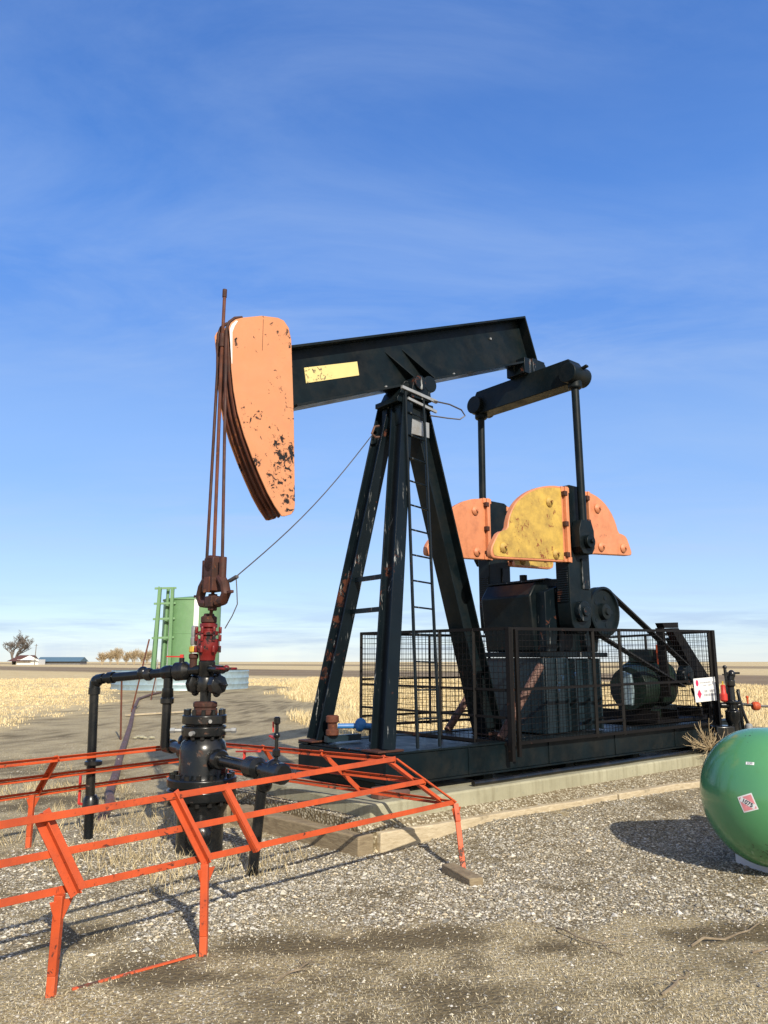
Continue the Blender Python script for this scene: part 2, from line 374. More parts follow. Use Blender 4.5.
def ground_mat():
    m, nt, b = new_mat('field_ground')
    at = nd(nt, 'ShaderNodeAttribute', attribute_name='zone'); sep = nd(nt, 'ShaderNodeSeparateColor'); nt.links.new(at.outputs['Color'], sep.inputs[0])
    G_, S_, F_ = sep.outputs[0], sep.outputs[1], sep.outputs[2]
    v = coords(nt)
    fine = noise(nt, v, 30, 8, .75); midn = noise(nt, v, 1.3, 8, .65); big = noise(nt, v, .25, 5, .6)
    dirt = mix(nt, ramp(nt, midn, .3, .7), (.235, .184, .096), (.42, .342, .195))
    dirt = mix(nt, ramp(nt, fine, .5, .78), dirt, (.55, .46, .30))
    dirt = mix(nt, ramp(nt, noise(nt, v, 55, 4, .7), .62, .72), dirt, (.13, .092, .054))
    gr1 = ramp(nt, noise(nt, v, 150, 3, .8), .32, .68, (.55, .53, .50, 1), (1.5, 1.5, 1.5, 1)); dirt = mix(nt, 1.0, dirt, gr1, 'MULTIPLY')
    # straw litter and fine grit
    grit = nd(nt, 'ShaderNodeTexVoronoi'); grit.inputs['Scale'].default_value = 95; nt.links.new(v, grit.inputs['Vector']); gs = nd(nt, 'ShaderNodeSeparateColor'); nt.links.new(grit.outputs['Color'], gs.inputs[0])
    dirt = mix(nt, ramp(nt, gs.outputs[0], .72, .80), dirt, mix(nt, gs.outputs[1], (.16, .115, .07), (.66, .59, .43)))
    dirt = mix(nt, math_n(nt, 'MULTIPLY', at.outputs['Alpha'], .9), dirt, mix(nt, fine, (.075, .056, .031), (.165, .128, .072)))
    lv = coords(nt, (1, .6, 1)); litter = ramp(nt, noise(nt, lv, 80, 3, .7, .6), .58, .66)
    dirt = mix(nt, math_n(nt, 'MULTIPLY', litter, math_n(nt, 'MULTIPLY', ramp(nt, noise(nt, v, 2.1, 5), .38, .62), math_n(nt, 'SUBTRACT', 1.0, at.outputs['Alpha']))), dirt, (.64, .54, .33))
    # pebbles under the loose stones
    vo = nd(nt, 'ShaderNodeTexVoronoi'); vo.inputs['Scale'].default_value = 42; nt.links.new(v, vo.inputs['Vector'])
    sv = nd(nt, 'ShaderNodeSeparateColor'); nt.links.new(vo.outputs['Color'], sv.inputs[0])
    peb = mix(nt, ramp(nt, sv.outputs[0], .1, .95), (.24, .20, .125), (.58, .52, .39))
    peb = mix(nt, ramp(nt, vo.outputs['Distance'], .35, .6), peb, (.17, .13, .075))
    near = mix(nt, ramp(nt, math_n(nt, 'ADD', G_, math_n(nt, 'MULTIPLY', math_n(nt, 'SUBTRACT', fine, .5), .9)), .35, .65), dirt, peb)
    # stubble fields
    rows = coords(nt, (.9, .14, 1)); rn = noise(nt, rows, 3.2, 7, .7, .5)
    straw = mix(nt, ramp(nt, rn, .32, .66), (.45, .335, .16), (.75, .61, .36))
    straw = mix(nt, ramp(nt, noise(nt, v, .06, 6, .6), .35, .7), straw, mix(nt, .5, straw, (.62, .46, .22)))
    straw = mix(nt, math_n(nt, 'MULTIPLY', ramp(nt, noise(nt, coords(nt, (.12, .5, 1)), .22, 6, .7), .5, .68), .5), straw, (.44, .33, .17))
    fal = mix(nt, ramp(nt, noise(nt, coords(nt, (.2, 1, 1)), .12, 7, .65), .35, .65), (.20, .142, .085), (.31, .235, .145))
    field = mix(nt, F_, straw, fal)
    col = mix(nt, S_, near, field)
    nt.links.new(col, b.inputs['Base Color']); b.inputs['Roughness'].default_value = .95; b.inputs['Specular IOR Level'].default_value = .15
    h = math_n(nt, 'ADD', math_n(nt, 'MULTIPLY', fine, .6), math_n(nt, 'MULTIPLY', vo.outputs['Distance'], -.8))
    bump(nt, b, h, .55, .02); return m
gx = axis_lines(-4200, -4, 5, 4200, .07, 1.05); gy = axis_lines(-4200, 3.4, 9, 4200, .07, 1.045)
X, Y = np.meshgrid(gx, gy); xf, yf = X.ravel(), Y.ravel(); nx = len(gx); ny = len(gy)
gv = np.stack([xf, yf, gh(xf, yf)], 1)
ii, jj = np.meshgrid(np.arange(nx - 1), np.arange(ny - 1)); q = (jj * nx + ii).ravel()
ground = mesh_np('ground', gv, np.stack([q, q + 1, q + nx + 1, q + nx], 1).ravel(), 4, ground_mat(), True)
g_, s_, f_, d_ = masks(xf, yf); vcol(ground, np.stack([g_, s_, f_, d_], 1), 'zone'); tag(ground, kind='structure')

# raised gravel bed behind the timber edging
def n_timber(t): return np.minimum(1.0 + (np.asarray(t, float) - 1.0) * .052, 1.27)
def bed_z(t, n): return np.where(n < .9, .25, .25 - (n - .9) / np.maximum(n_timber(t) - .9, .05) * .095)
vs_, fs_ = [], []
for k, t_ in enumerate((1.0, 2.0, 3.5, 5.0, 6.2, 9.0, 13.5)):
    nt_ = float(n_timber(t_))
    for n_, z_ in ((-2.6, -.05), (-2.6, .25), (.9, .25), (nt_, .155), (nt_, -.05)): vs_.append(A(t_, n_, z_))
    if k: fs_ += [((k - 1) * 5 + q_, (k - 1) * 5 + q_ + 1, k * 5 + q_ + 1, k * 5 + q_) for q_ in range(4)]
fs_ += [(0, 1, 2, 3, 4), (30, 34, 33, 32, 31)]
bed = MB().add(vs_, fs_).build('gravel_bed', bpy.data.materials['field_ground'], smooth=0)
vcol(bed, np.tile([1., 0, 0, 0], (len(bed.data.vertices), 1)), 'zone'); tag(bed, kind='structure')

# ------------------------------------------------------------------ loose stones, straw and stubble (nobody could count them)
def attr_mat(name, rough=.9):
    m, nt, b = new_mat(name); at = nd(nt, 'ShaderNodeAttribute', attribute_name='col')
    nt.links.new(at.outputs['Color'], b.inputs['Base Color']); b.inputs['Roughness'].default_value = rough; b.inputs['Specular IOR Level'].default_value = .25
    return m
def in_view(x, y, pad=.04):
    return (np.abs(x) < y * (.53 + pad) + .15)
def stones(name, x, y, z0, size, seed):
    n = len(x); r = np.random.default_rng(seed)
    base = np.array([[1, 0, 0], [0, 1, 0], [-1, 0, 0], [0, -1, 0], [.25, .2, .8], [-.1, -.15, -.7]], float)
    fc = np.array([[0, 1, 4], [1, 2, 4], [2, 3, 4], [3, 0, 4], [1, 0, 5], [2, 1, 5], [3, 2, 5], [0, 3, 5]])
    p = base[None] * (1 + r.uniform(-.35, .35, (n, 6, 3))) * size[:, None, None] * np.stack([r.uniform(.7, 1.3, n), r.uniform(.6, 1.1, n), r.uniform(.45, .9, n)], 1)[:, None, :]
    a = r.uniform(0, 2 * np.pi, n); ca, sa = np.cos(a)[:, None], np.sin(a)[:, None]
    px = p[..., 0] * ca - p[..., 1] * sa; py = p[..., 0] * sa + p[..., 1] * ca
    vs = np.stack([px + x[:, None], py + y[:, None], p[..., 2] + z0[:, None] + size[:, None] * .25], -1).reshape(-1, 3)
    fs = (fc[None] + (np.arange(n) * 6)[:, None, None]).ravel()
    ob = mesh_np(name, vs, fs, 3, attr_mat(name + '_rock', .85))
    k = r.random(n)[:, None]; br = (.16 + .58 * r.random(n)[:, None] ** 1.4)
    tint = np.where(k < .5, np.array([[1, .91, .72]]), np.where(k < .8, np.array([[1, .94, .82]]), np.array([[1, .83, .56]])))
    c = np.concatenate([br * tint, np.ones((n, 1))], 1); vcol(ob, np.repeat(c, 6, 0)); return ob
N_ = 330000
yy = 3.6 + (13.2 - 3.6) * rng.random(N_) ** 1.15; xx = (rng.random(N_) * 2 - 1) * (yy * .58)
gm, sm, _, dm = masks(xx, yy)
clump = fbm(xx, yy, .5, 77)
keep = (rng.random(N_) < np.clip(gm * 1.05 * (clump * 1.5), .30 * (1 - .75 * dm), 1)) & (sm < .4)
tt = (xx - W.x) * DV.x + (yy - W.y) * DV.y; nn_ = (xx - W.x) * NV.x + (yy - W.y) * NV.y
onpad = (tt > 1.0) & (nn_ < n_timber(tt))
conc = (tt > 1.13) & (nn_ < .96)
keep &= ~conc
size = np.clip(rng.lognormal(math.log(.0064), .45, N_), .003, .026) * (.62 + .38 * np.clip(gm * 1.6, 0, 1))
zz = np.where(onpad, bed_z(tt, nn_), gh(xx, yy))
tag(stones('gravel_stones', xx[keep], yy[keep], zz[keep], size[keep], 5), 'loose pale gravel stones strewn over the lease ground', 'gravel', kind='stuff')

def blades(name, x, y, z, h, w, lean, per, seed, c0, c1, spread=.05, mat=None):
    """tufts of thin triangular blades; lean 0 upright .. 1 flat"""
    r = np.random.default_rng(seed); n = len(x) * per
    bx = np.repeat(x, per) + r.normal(0, spread, n); by = np.repeat(y, per) + r.normal(0, spread, n); bz = np.repeat(z, per)
    hh = np.repeat(h, per) * r.uniform(.55, 1.2, n); a = r.uniform(0, 2 * np.pi, n); l = np.clip(lean + r.normal(0, .18 if lean < .9 else .03, n), 0, .99)
    dz = np.sqrt(1 - l ** 2); ww = np.repeat(w, per)
    wa = r.uniform(0, np.pi, n)
    wx, wy = np.cos(wa) * ww, np.sin(wa) * ww
    flat = l > .75
    wx = np.where(flat, -np.sin(a) * ww, wx); wy = np.where(flat, np.cos(a) * ww, wy)
    tx = bx + np.cos(a) * l * hh; ty = by + np.sin(a) * l * hh; tz = bz + dz * hh + .004
    mx = (bx * .45 + tx * .55) + r.normal(0, .07, n) * hh; my = (by * .45 + ty * .55) + r.normal(0, .07, n) * hh; mz = bz * .45 + tz * .55 + r.uniform(0, .12 if lean < .9 else .04, n) * hh
    vs = np.stack([np.stack([bx - wx, by - wy, bz - .005], 1), np.stack([bx + wx, by + wy, bz - .005], 1), np.stack([mx + wx * .8, my + wy * .8, mz], 1),
                   np.stack([mx - wx * .8, my - wy * .8, mz], 1), np.stack([tx, ty, tz], 1)], 1).reshape(-1, 3)
    o = np.arange(n) * 5
    fs = np.stack([o, o + 1, o + 2, o, o + 2, o + 3, o + 3, o + 2, o + 4], 1).ravel()
    ob = mesh_np(name, vs, fs, 3, mat or attr_mat(name + '_straw', .8))
    k = r.random(n)[:, None]; c = np.array(c0) * (1 - k) + np.array(c1) * k; c = c * r.uniform(.75, 1.15, (n, 1))
    vcol(ob, np.repeat(np.concatenate([np.clip(c, 0, 1), np.ones((n, 1))], 1), 5, 0)); return ob
# litter: short dry stems lying on the dirt
N2 = 130000
yy = 3.5 + 15 * rng.random(N2) ** 1.6; xx = (rng.random(N2) * 2 - 1) * (yy * .58)
gm, sm, _, dm = masks(xx, yy); cl = fbm(xx, yy, .8, 55)
ins = ((xx + 1.75) ** 2 + (yy - 6.6) ** 2 < 3.2)
tt = (xx - W.x) * DV.x + (yy - W.y) * DV.y; nn_ = (xx - W.x) * NV.x + (yy - W.y) * NV.y
keep = (rng.random(N2) < np.clip((1 - gm * .75) * (cl * 2.6 - .75) * (1 - .8 * dm) + ins * .35, .10, 1)) & ~((tt > 1.0) & (nn_ < 1.4))
tag(blades('dry_grass', xx[keep], yy[keep], gh(xx[keep], yy[keep]), rng.uniform(.010, .034, keep.sum()), rng.uniform(.0009, .0019, keep.sum()), .985, 2, 9,
           (.32, .25, .13), (.80, .70, .48), .03), 'dry straw litter scattered over the bare dirt', 'dry grass', kind='stuff')
# upright dry grass round the lease edge and in the guard
N3 = 5200
yy = 5.5 + 14 * rng.random(N3); xx = (rng.random(N3) * 2 - 1) * (yy * .58); gm, sm, _, dm = masks(xx, yy); cl = fbm(xx, yy, 1.1, 66)
tt = (xx - W.x) * DV.x + (yy - W.y) * DV.y; nn_ = (xx - W.x) * NV.x + (yy - W.y) * NV.y
ins = ((xx + 2.2) ** 2 + (yy - 7.0) ** 2 < 2.6) & (cl > .5)
edge = (sm > .02) & (sm < .8)
keep = (ins | edge | ((cl > .60) & (gm < .4) & (yy > 6))) & ~((tt > .8) & (nn_ < 1.4)) & (np.hypot(xx - W.x, yy - W.y) > .4)
tag(blades('dry_grass', xx[keep], yy[keep], gh(xx[keep], yy[keep]), np.full(keep.sum(), .13), np.full(keep.sum(), .0022), .55, 9, 12,
           (.40, .30, .15), (.72, .60, .36), .05), 'tufts of dry grass along the lease edge and in the guard', 'dry grass', kind='stuff')
# stubble
N4 = 120000
yy = 13.5 + (75 - 13.5) * rng.random(N4) ** 1.5; xx = (rng.random(N4) * 2 - 1) * (yy * .56)
_, sm, fa, _ = masks(xx, yy); row = np.round((xx * .45 + yy) / .30) * .30 - xx * .45
yy = row + rng.normal(0, .04, N4); cl = fbm(xx, yy, 3.0, 91)
keep = (rng.random(N4) < sm * (cl * 1.9 - .3) * np.where(xx < -7, .55, 1)) & (sm > .4) & (fa < .5)
hh = (.13 + .17 * cl[keep]) * np.where((xx[keep] > -7), 1.0, .30)
tag(blades('stubble', xx[keep], yy[keep], gh(xx[keep], yy[keep]), hh, .004 + .00022 * yy[keep], .3, 5, 14,
           (.54, .41, .20), (.84, .70, .43), .07), 'standing straw stubble in the field behind the pump', 'stubble', kind='stuff')

# ================================================================== PUMP JACK
PJ = thing('pump_jack', A(4.3, 0, .4), 'black pump jack with orange horse head and tall three-legged post on a concrete base', 'pump jack')
# skid: two long channel beams, cross members, deck
s = MB()
for sgn in (1, -1):
    n0 = .73 * sgn
    s.tnz(1.5, 8.6, n0 - .02 * sgn, n0, .472, .73)                     # web
    s.tnz(1.5, 8.6, n0 - .16 * sgn, n0 + .012 * sgn, .735, .755)      # top flange
    s.tnz(1.5, 8.6, n0 - .16 * sgn, n0 + .03 * sgn, .452, .47)        # bottom flange
    for t in (2.6, 3.9, 5.2, 6.6, 7.9): s.tnz(t, t + .016, n0 + .0015 * sgn, n0 + .011 * sgn, .4725, .733)
for t in (1.5, 2.4, 3.3, 4.2, 5.1, 6.0, 7.0, 8.58): s.tnz(t, t + .022, -.707, .707, .475, .728)
for t in (1.6, 2.9, 4.3, 5.7, 7.1, 8.3): s.tnz(t, t + .14, -.66, .66, .371, .4505)
skid = s.build('skid', 'black', PJ, .003)
s = MB(); s.tnz(1.53, 2.9, -.56, .56, .730, .746); s.tnz(3.2, 6.2, -.56, .56, .728, .742)
s.build('deck_plate', 'black_worn', PJ, .002)
# samson post
def leg(a, b, w, h, mat='black_worn', up=None):
    m = MB().hbeam(a, b, w, h, .02, .018, up); return m.build('leg', mat, PJ, .002)
leg(A(1.58, .585, .765), A(2.27, .115, 4.56), .15, .205, up=NV)
leg(A(1.66, -.61, .765), A(2.27, -.135, 4.56), .15, .205, up=NV)
s = MB(); a_, b_ = A(3.68, .03, .765), A(2.56, 0, 4.52)
x, y, z = frame_of(b_ - a_, NV); L_ = (b_ - a_).length; c_ = (a_ + b_) / 2
s.box(c_ + y * .0, (.27, .02, L_), (x, y, z)); s.box(c_ + x * .127 - y * .001, (.018, .24, L_), (x, y, z)); s.box(c_ - x * .127 - y * .001, (.018, .24, L_), (x, y, z))
s.build('leg', 'black', PJ, .002)
s = MB()
for z0, t in ((2.49, 1.93), (2.14, 1.90)): s.bar(A(t - .03 - (2.49 - z0) * .06, .33 + (2.49 - z0) * .04, z0), A(t - .0, -.38 - (2.49 - z0) * .05, z0), .03, .05)
s.build('cross_brace', 'black_worn', PJ)
s = MB()
for t, n in ((1.58, .585), (1.66, -.61), (3.68, .03)): s.tnz(t - .16, t + .16, n - .13, n + .13, .757, .775)
s.build('foot_plate', 'rust_dark', PJ, .003)
s = MB(); s.tnz(2.12, 2.68, -.2, .2, 4.50, 4.56); s.tprism([(2.16, 4.563), (2.66, 4.563), (2.56, 4.70), (2.50, 4.78), (2.30, 4.76), (2.22, 4.68)], -.16, .16)
s.tnz(2.2, 2.6, -.17, .17, 4.25, 4.497)
s.build('post_cap', 'black', PJ, .006)
s = MB(); s.cyl(A(2.42, -.27, 4.77), A(2.42, .27, 4.77), .085, seg=20)
for q_ in (.2, -.2): s.tprism([(2.30, 4.58), (2.62, 4.58), (2.58, 4.86), (2.34, 4.80)], q_ - .035, q_ + .035)
s.cyl(A(2.60, .12, 4.80), A(2.60, .24, 4.80), .10, seg=20)
s.build('saddle_bearing', 'black_worn', PJ, .005)
# walking beam
BA, BB = A(.70, 0, 4.45), A(4.60, 0, 5.975)
beam = MB().hbeam(BA, BB, .30, .63, .026, .02, UP).build('walking_beam', 'black', PJ, .002)
bx_, by_, bz_ = frame_of(BB - BA, UP)
MB().box(BB + bz_ * .012, (.30, .63, .02), (bx_, by_, bz_)).build('end_plate', 'black', beam, .002)
s = MB()
for off in (1.55, 1.83):
    for sg in (1, -1):
        p0 = BA + bz_ * off + by_ * .14 + NV * .0115 * sg; p1 = BA + bz_ * (off + .28) - by_ * .286 + NV * .0115 * sg
        u_ = (p1 - p0).normalized(); w_ = u_.cross(NV).normalized()
        s.prism([p0 - w_ * .008, p1 - w_ * .008, p1 - w_ * .008 + NV * .13 * sg], w_ * .016)
s.build('stiffener', 'black', beam)
s = MB(); c1, c2, c3, c4 = (A(t, .0115, z_) for t, z_ in ((.97, 4.655), (1.68, 4.91), (1.71, 4.755), (1.0, 4.49)))
s.prism([c1, c2, c3, c4], NV * .006); tag(s.build('name_plate', 'plate_yellow', beam), 'blank pale yellow plate on the beam web')
s = MB()
for off, hgt in ((1.4, -.27), (2.6, -.27), (3.5, .1)):
    p = BA + bz_ * off + by_ * hgt; s.cyl(p + NV * .011, p + NV * .028, .016, seg=8)
s.build('bolt', 'grey_steel', beam)
# horse head
NH0, NH1 = -.10, .20
FRONT = [(-.024, 4.76), (.002, 4.58), (.018, 4.36), (.052, 4.14), (.103, 3.93), (.182, 3.72), (.277, 3.52), (.365, 3.356), (.455, 3.20), (.54, 3.08), (.625, 2.985)]
HEAD = [(-.024, 4.76), (-.003, 4.81), (.045, 4.86), (.12, 4.90), (.333, 4.985), (.52, 5.02), (.59, 5.01), (.65, 4.95), (.685, 4.83), (.71, 4.45), (.74, 3.98), (.775, 3.12), (.768, 3.06), (.735, 3.017),
        (.66, 2.988)] + FRONT[::-1][:-1]
core = [(t + (.018 if t < .6 else -.015), z_ - (.02 if z_ > 4.74 else 0) + (.012 if z_ < 3.1 else 0)) for t, z_ in HEAD]
head = MB().tprism(core, NH0 + .0145, NH1 - .0145).build('horse_head', 'rust_dark', PJ, .004)
for n0, n1 in ((NH1 - .014, NH1), (NH0, NH0 + .014)):
    MB().tprism(HEAD, n0, n1).build('side_plate', 'salmon', head, .004)
s = MB()
for nn in (-.035, .05, .135):
    s.tube([A(t + .010, nn, z_) for t, z_ in FRONT], .016, 6)
s.build('cable_track', 'rust', head)
sc = [(-.029, 4.74), (-.008, 4.80), (.035, 4.85)]; sc2 = [(.055, 4.850), (.022, 4.79), (.000, 4.72), (.006, 4.55), (.012, 4.40), (.006, 4.40), (-.012, 4.55)]
MB().tprism([(t + .012, z_ - .004) for t, z_ in sc + sc2], NH1 + .0005, NH1 + .0025).build('paint_scrape', 'white', head)
s = MB()
s.tnz(.347, .351, NH1 + .0005, NH1 + .002, 4.62, 4.95)
s.build('weld_seam', 'rust_dark', head)
# equalizer + tail bearing + pitmans
s = MB(); s.tnz(4.44, 4.82, -.16, .16, 5.44, 5.66); s.cyl(A(4.82, -.1, 5.60), A(4.82, .16, 5.60), .085, seg=18); s.tnz(4.60, 4.86, -.17, -.12, 5.42, 5.68); s.tnz(4.60, 4.86, .12, .17, 5.42, 5.68)
s.build('tail_bearing', 'black_worn', PJ, .005)
prof = [(-.93, 5.27), (-.82, 5.45), (.80, 5.45), (.91, 5.27), (.89, 5.13), (.76, 5.11), (-.78, 5.11), (-.91, 5.13)]
s = MB().prism([A(4.53, n, z_) for n, z_ in prof], DV * .24)
for sg in (1, -1):
    s.cyl(A(4.46, sg * .82, 5.24), A(4.82, sg * .82, 5.24), .13, seg=20); s.bar(A(4.65, sg * .88, 5.30), A(4.66, sg * 1.0, 5.33), .06, .03)
s.build('equalizer', 'black', PJ, .008)
for sg in (1, -1):
    s = MB(); s.cyl(A(4.62, sg * .82, 5.2), A(4.62, sg * .84, 3.06), .05, seg=16)
    s.lathe([(.075, 0), (.09, .02), (.09, .10), (.075, .12)], A(4.62, sg * .82, 5.05), UP, 16)
    s.tprism([(4.52, 3.32), (4.72, 3.32), (4.77, 3.2), (4.77, 2.98), (4.71, 2.90), (4.53, 2.90), (4.47, 2.98), (4.47, 3.2)], sg * .765, sg * .89)
    s.cyl(A(4.62, sg * .90, 3.05), A(4.62, sg * .95, 3.05), .085, seg=18); s.cyl(A(4.62, sg * .95, 3.05), A(4.62, sg * .985, 3.05), .028, seg=10)
    s.build('pitman_arm', 'black', PJ, .006)
# cranks
def crank(n0, n1, face):
    s = MB()
    s.tprism([(4.41, 2.3), (4.43, 2.05), (4.52, 1.93), (4.70, 1.93), (4.81, 2.05), (4.84, 2.3), (4.84, 3.74), (4.76, 3.78), (4.50, 3.78), (4.41, 3.74)], n0, n1)
    f0 = max(n0, n1) if face > 0 else min(n0, n1)
    cr = s.build('crank_arm', 'black', PJ, .008)
    h = MB(); h.cyl(A(4.60, f0 + .0005 * face, 2.2), A(4.60, f0 + .07 * face, 2.2), .125, seg=24); h.cyl(A(4.60, f0 + .07 * face, 2.2), A(4.60, f0 + .10 * face, 2.2), .06, seg=16)
    h.build('hub', 'black_worn', cr, .006)
    h = MB()
    for t0_, t1_ in ((4.836, 4.853), (4.397, 4.414)):
        h = MB()
        for zt in np.arange(2.32, 2.72, .028): h.tnz(t0_, t1_, n0 + .02, n1 - .02, zt, zt + .014)
        h.build('rack_teeth', 'black_worn', cr)
    h = MB(); h.tnz(4.66, 4.80, f0 + .0005 * face, f0 + .02 * face, 2.48, 2.86); h.build('slot_plate', 'black_worn', cr, .004)
    return cr
crank(.55, .75, 1); crank(-.75, -.55, 1)
def rounded(pts, rounds=1):
    for _ in range(rounds):
        o = []
        for i, p in enumerate(pts):
            q = pts[(i + 1) % len(pts)]
            if abs(p[0] - q[0]) < .02 and abs(p[1] - q[1]) > .5: o += [p, q]          # the straight edge against the crank
            elif math.hypot(p[0] - q[0], p[1] - q[1]) > .5: f = .06 / math.hypot(p[0] - q[0], p[1] - q[1]); o += [(p[0] + (q[0] - p[0]) * f, p[1] + (q[1] - p[1]) * f), (q[0] + (p[0] - q[0]) * f, q[1] + (p[1] - q[1]) * f)]
            else: o += [(p[0] * .75 + q[0] * .25, p[1] * .75 + q[1] * .25), (p[0] * .25 + q[0] * .75, p[1] * .25 + q[1] * .75)]
        pts = o
    return pts
def weight(out, n0, n1, rim, facem, nface, bolts, flange, label=None):
    out = rounded(out)
    s = MB().tprism(out, n0, n1); o = s.build('counterweight', rim, PJ, .012)
    if facem != rim:                                            # painted recessed panel on the face
        cx = sum(p[0] for p in out) / len(out); cz = sum(p[1] for p in out) / len(out)
        MB().tprism([(cx + (t - cx) * .945, cz + (z_ - cz) * .94) for t, z_ in out], nface + .001, nface + .006).build('face_panel', facem, o)
    b = MB()
    for t, z_ in bolts:
        b.lathe([(.062, 0), (.062, .012), (.045, .03), (.02, .04)], A(t, nface + .004, z_), NV, 14); b.cyl(A(t, nface + .04, z_), A(t, nface + .065, z_), .02, seg=6)
    b.build('bolt', facem, o)
    t0, t1, za, zb = flange
    fl = MB().tnz(t0, t1, nface - .02, nface + .045, za, zb); fl.tnz(t0 - .05, t1 + .05, nface - .03, nface + .02, za + .0, za + .07); fl.tnz(t0 - .05, t1 + .05, nface - .03, nface + .02, zb - .07, zb)
    fl.build('flange', rim, o, .005)
    d = MB()
    for z_ in (za + .09, zb - .09, (za + zb) / 2): d.box(A((t0 + t1) / 2 - .035, nface + .03, z_), (.06, .05, .06), (DV, NV, UP))
    d.build('flange_bolt', 'rust_dark', o, .004)
    if label: o['label'] = label
    return o
def dome(pts, sub=3):
    return pts
weight([(3.03, 2.74), (3.02, 2.83), (3.10, 2.95), (3.17, 3.04), (3.31, 3.075), (3.335, 3.21), (3.42, 3.36), (3.53, 3.47), (3.70, 3.58), (3.92, 3.67), (4.17, 3.725), (4.37, 3.74), (4.37, 2.79), (3.08, 2.725)],
       .665, .74, 'salmon_clean', 'yellow_old', .74, [(3.22, 2.86), (4.08, 3.50), (4.17, 2.87)], (4.37, 4.425, 2.79, 3.735), 'faded yellow counterweight with orange rim')
weight([(4.845, 3.75), (5.05, 3.735), (5.25, 3.665), (5.40, 3.55), (5.50, 3.41), (5.545, 3.28), (5.63, 3.275), (5.73, 3.25), (5.80, 3.12), (5.84, 3.03), (5.80, 2.995), (4.845, 2.94)],
       .665, .74, 'salmon_clean', 'salmon_clean', .74, [(5.08, 3.55), (5.62, 3.08), (5.12, 3.05)], (4.845, 4.88, 2.94, 3.74))
weight([(3.29, 2.91), (3.26, 2.95), (3.27, 3.04), (3.36, 3.15), (3.45, 3.19), (3.48, 3.31), (3.56, 3.43), (3.74, 3.60), (4.04, 3.745), (4.37, 3.805), (4.37, 2.95)],
       -.635, -.56, 'salmon_clean', 'salmon_clean', -.56, [(3.42, 3.03), (4.16, 3.60), (4.18, 3.04)], (4.37, 4.425, 2.95, 3.80))
weight([(4.845, 3.75), (5.05, 3.735), (5.25, 3.665), (5.40, 3.55), (5.50, 3.41), (5.545, 3.28), (5.63, 3.275), (5.73, 3.25), (5.80, 3.12), (5.84, 3.03), (5.80, 2.93), (4.845, 2.90)],
       -.635, -.56, 'salmon_clean', 'yellow_old', -.56, [(5.08, 3.55), (5.62, 3.08), (5.12, 3.00)], (4.845, 4.88, 2.90, 3.74))
# gearbox and its pedestal
s = MB(); s.tprism([(4.2, 1.72), (5.5, 1.72), (5.55, 2.1), (5.3, 2.5), (4.95, 2.62), (4.5, 2.64), (4.24, 2.56), (4.12, 2.40)], -.45, .36)
gb = s.build('gearbox', 'black', PJ, .02)
s = MB()
s.prism([A(4.24, .361, 2.44), A(4.56, .361, 2.54), A(4.42, .361, 1.72), A(4.24, .361, 1.72)], NV * .14); s.prism([A(4.66, .361, 2.5), A(4.74, .361, 2.5), A(4.64, .361, 1.72), A(4.54, .361, 1.72)], NV * .09)
s.prism([A(5.05, .361, 2.3), A(5.12, .361, 2.3), A(5.22, .361, 1.72), A(5.12, .361, 1.72)], NV * .09)
s.build('rib', 'black_worn', gb, .006)
s = MB(); s.tnz(4.12, 5.5, -.5, .5, 1.655, 1.715); s.build('base_flange', 'black_worn', gb, .006)
s = MB(); s.tprism([(4.27, 2.585), (5.0, 2.645), (5.0, 2.665), (4.27, 2.605)], -.47, .38); s.cyl(A(4.45, 0, 2.6), A(4.45, 0, 2.70), .05, seg=12); s.build('lid', 'black_worn', gb)
s = MB(); s.cyl(A(4.68, -.55, 2.2), A(4.68, .55, 2.2), .11, seg=20); s.build('crankshaft', 'black_worn', PJ)
s = MB(); s.tnz(4.16, 4.62, -.47, .50, .76, 1.645); s.tnz(4.70, 5.30, -.47, .44, .76, 1.642); s.tnz(4.60, 4.72, -.44, .40, .76, 1.60)
for t in (4.17, 4.38, 4.58, 4.74, 5.02, 5.26): s.tnz(t, t + .02, .44, .53, .765, 1.638)
s.build('gearbox_pedestal', 'blue_dark', PJ, .006)
# brown tubular struts beside the gearbox
for p0, p1 in ((A(3.22, .62, .77), A(3.98, .60, 1.55)), (A(3.62, -.6, .76), A(4.30, -.6, 1.46))):
    MB().cyl(p0, p1, .048, seg=14).build('strut', 'rust_pale', PJ)
# sheave, belts, motor
s = MB(); s.lathe([(.33, 0), (.33, .02), (.315, .04), (.33, .06), (.315, .08), (.33, .10), (.33, .13), (.30, .135), (.285, .10), (.11, .09), (.10, .15), (.05, .155), (.04, .18)], A(5.50, .37, 2.25), NV, 40)
sh = s.build('sheave', 'black', PJ)
s = MB()
for k in range(5):
    a = 2 * math.pi * k / 5; s.cyl(A(5.5 + .19 * math.cos(a), .458, 2.25 + .19 * math.sin(a)), A(5.5 + .19 * math.cos(a), .47, 2.25 + .19 * math.sin(a)), .03, seg=10)
s.build('bolt', 'black_worn', sh)
MB().cyl(A(5.5, -.3, 2.25), A(5.5, .38, 2.25), .06, seg=14).build('input_shaft', 'black_worn', PJ)
for p0, p1 in (((5.66, 2.54), (7.62, 1.53)), ((5.30, 1.985), (7.45, 1.24))):
    MB().bar(A(p0[0], .43, p0[1]), A(p1[0], .43, p1[1]), .10, .022, NV.cross(DV)).build('belt', 'rubber', PJ)
s = MB(); s.lathe([(.14, 0), (.14, .12), (.06, .125), (.05, .15)], A(7.55, .37, 1.40), NV, 24); s.build('motor_pulley', 'black_worn', PJ)
s = MB(); s.lathe([(.20, 0), (.30, .05), (.33, .12), (.33, .62), (.30, .70), (.18, .75), (.05, .80)], A(7.3, -.42, 1.28), NV, 28)
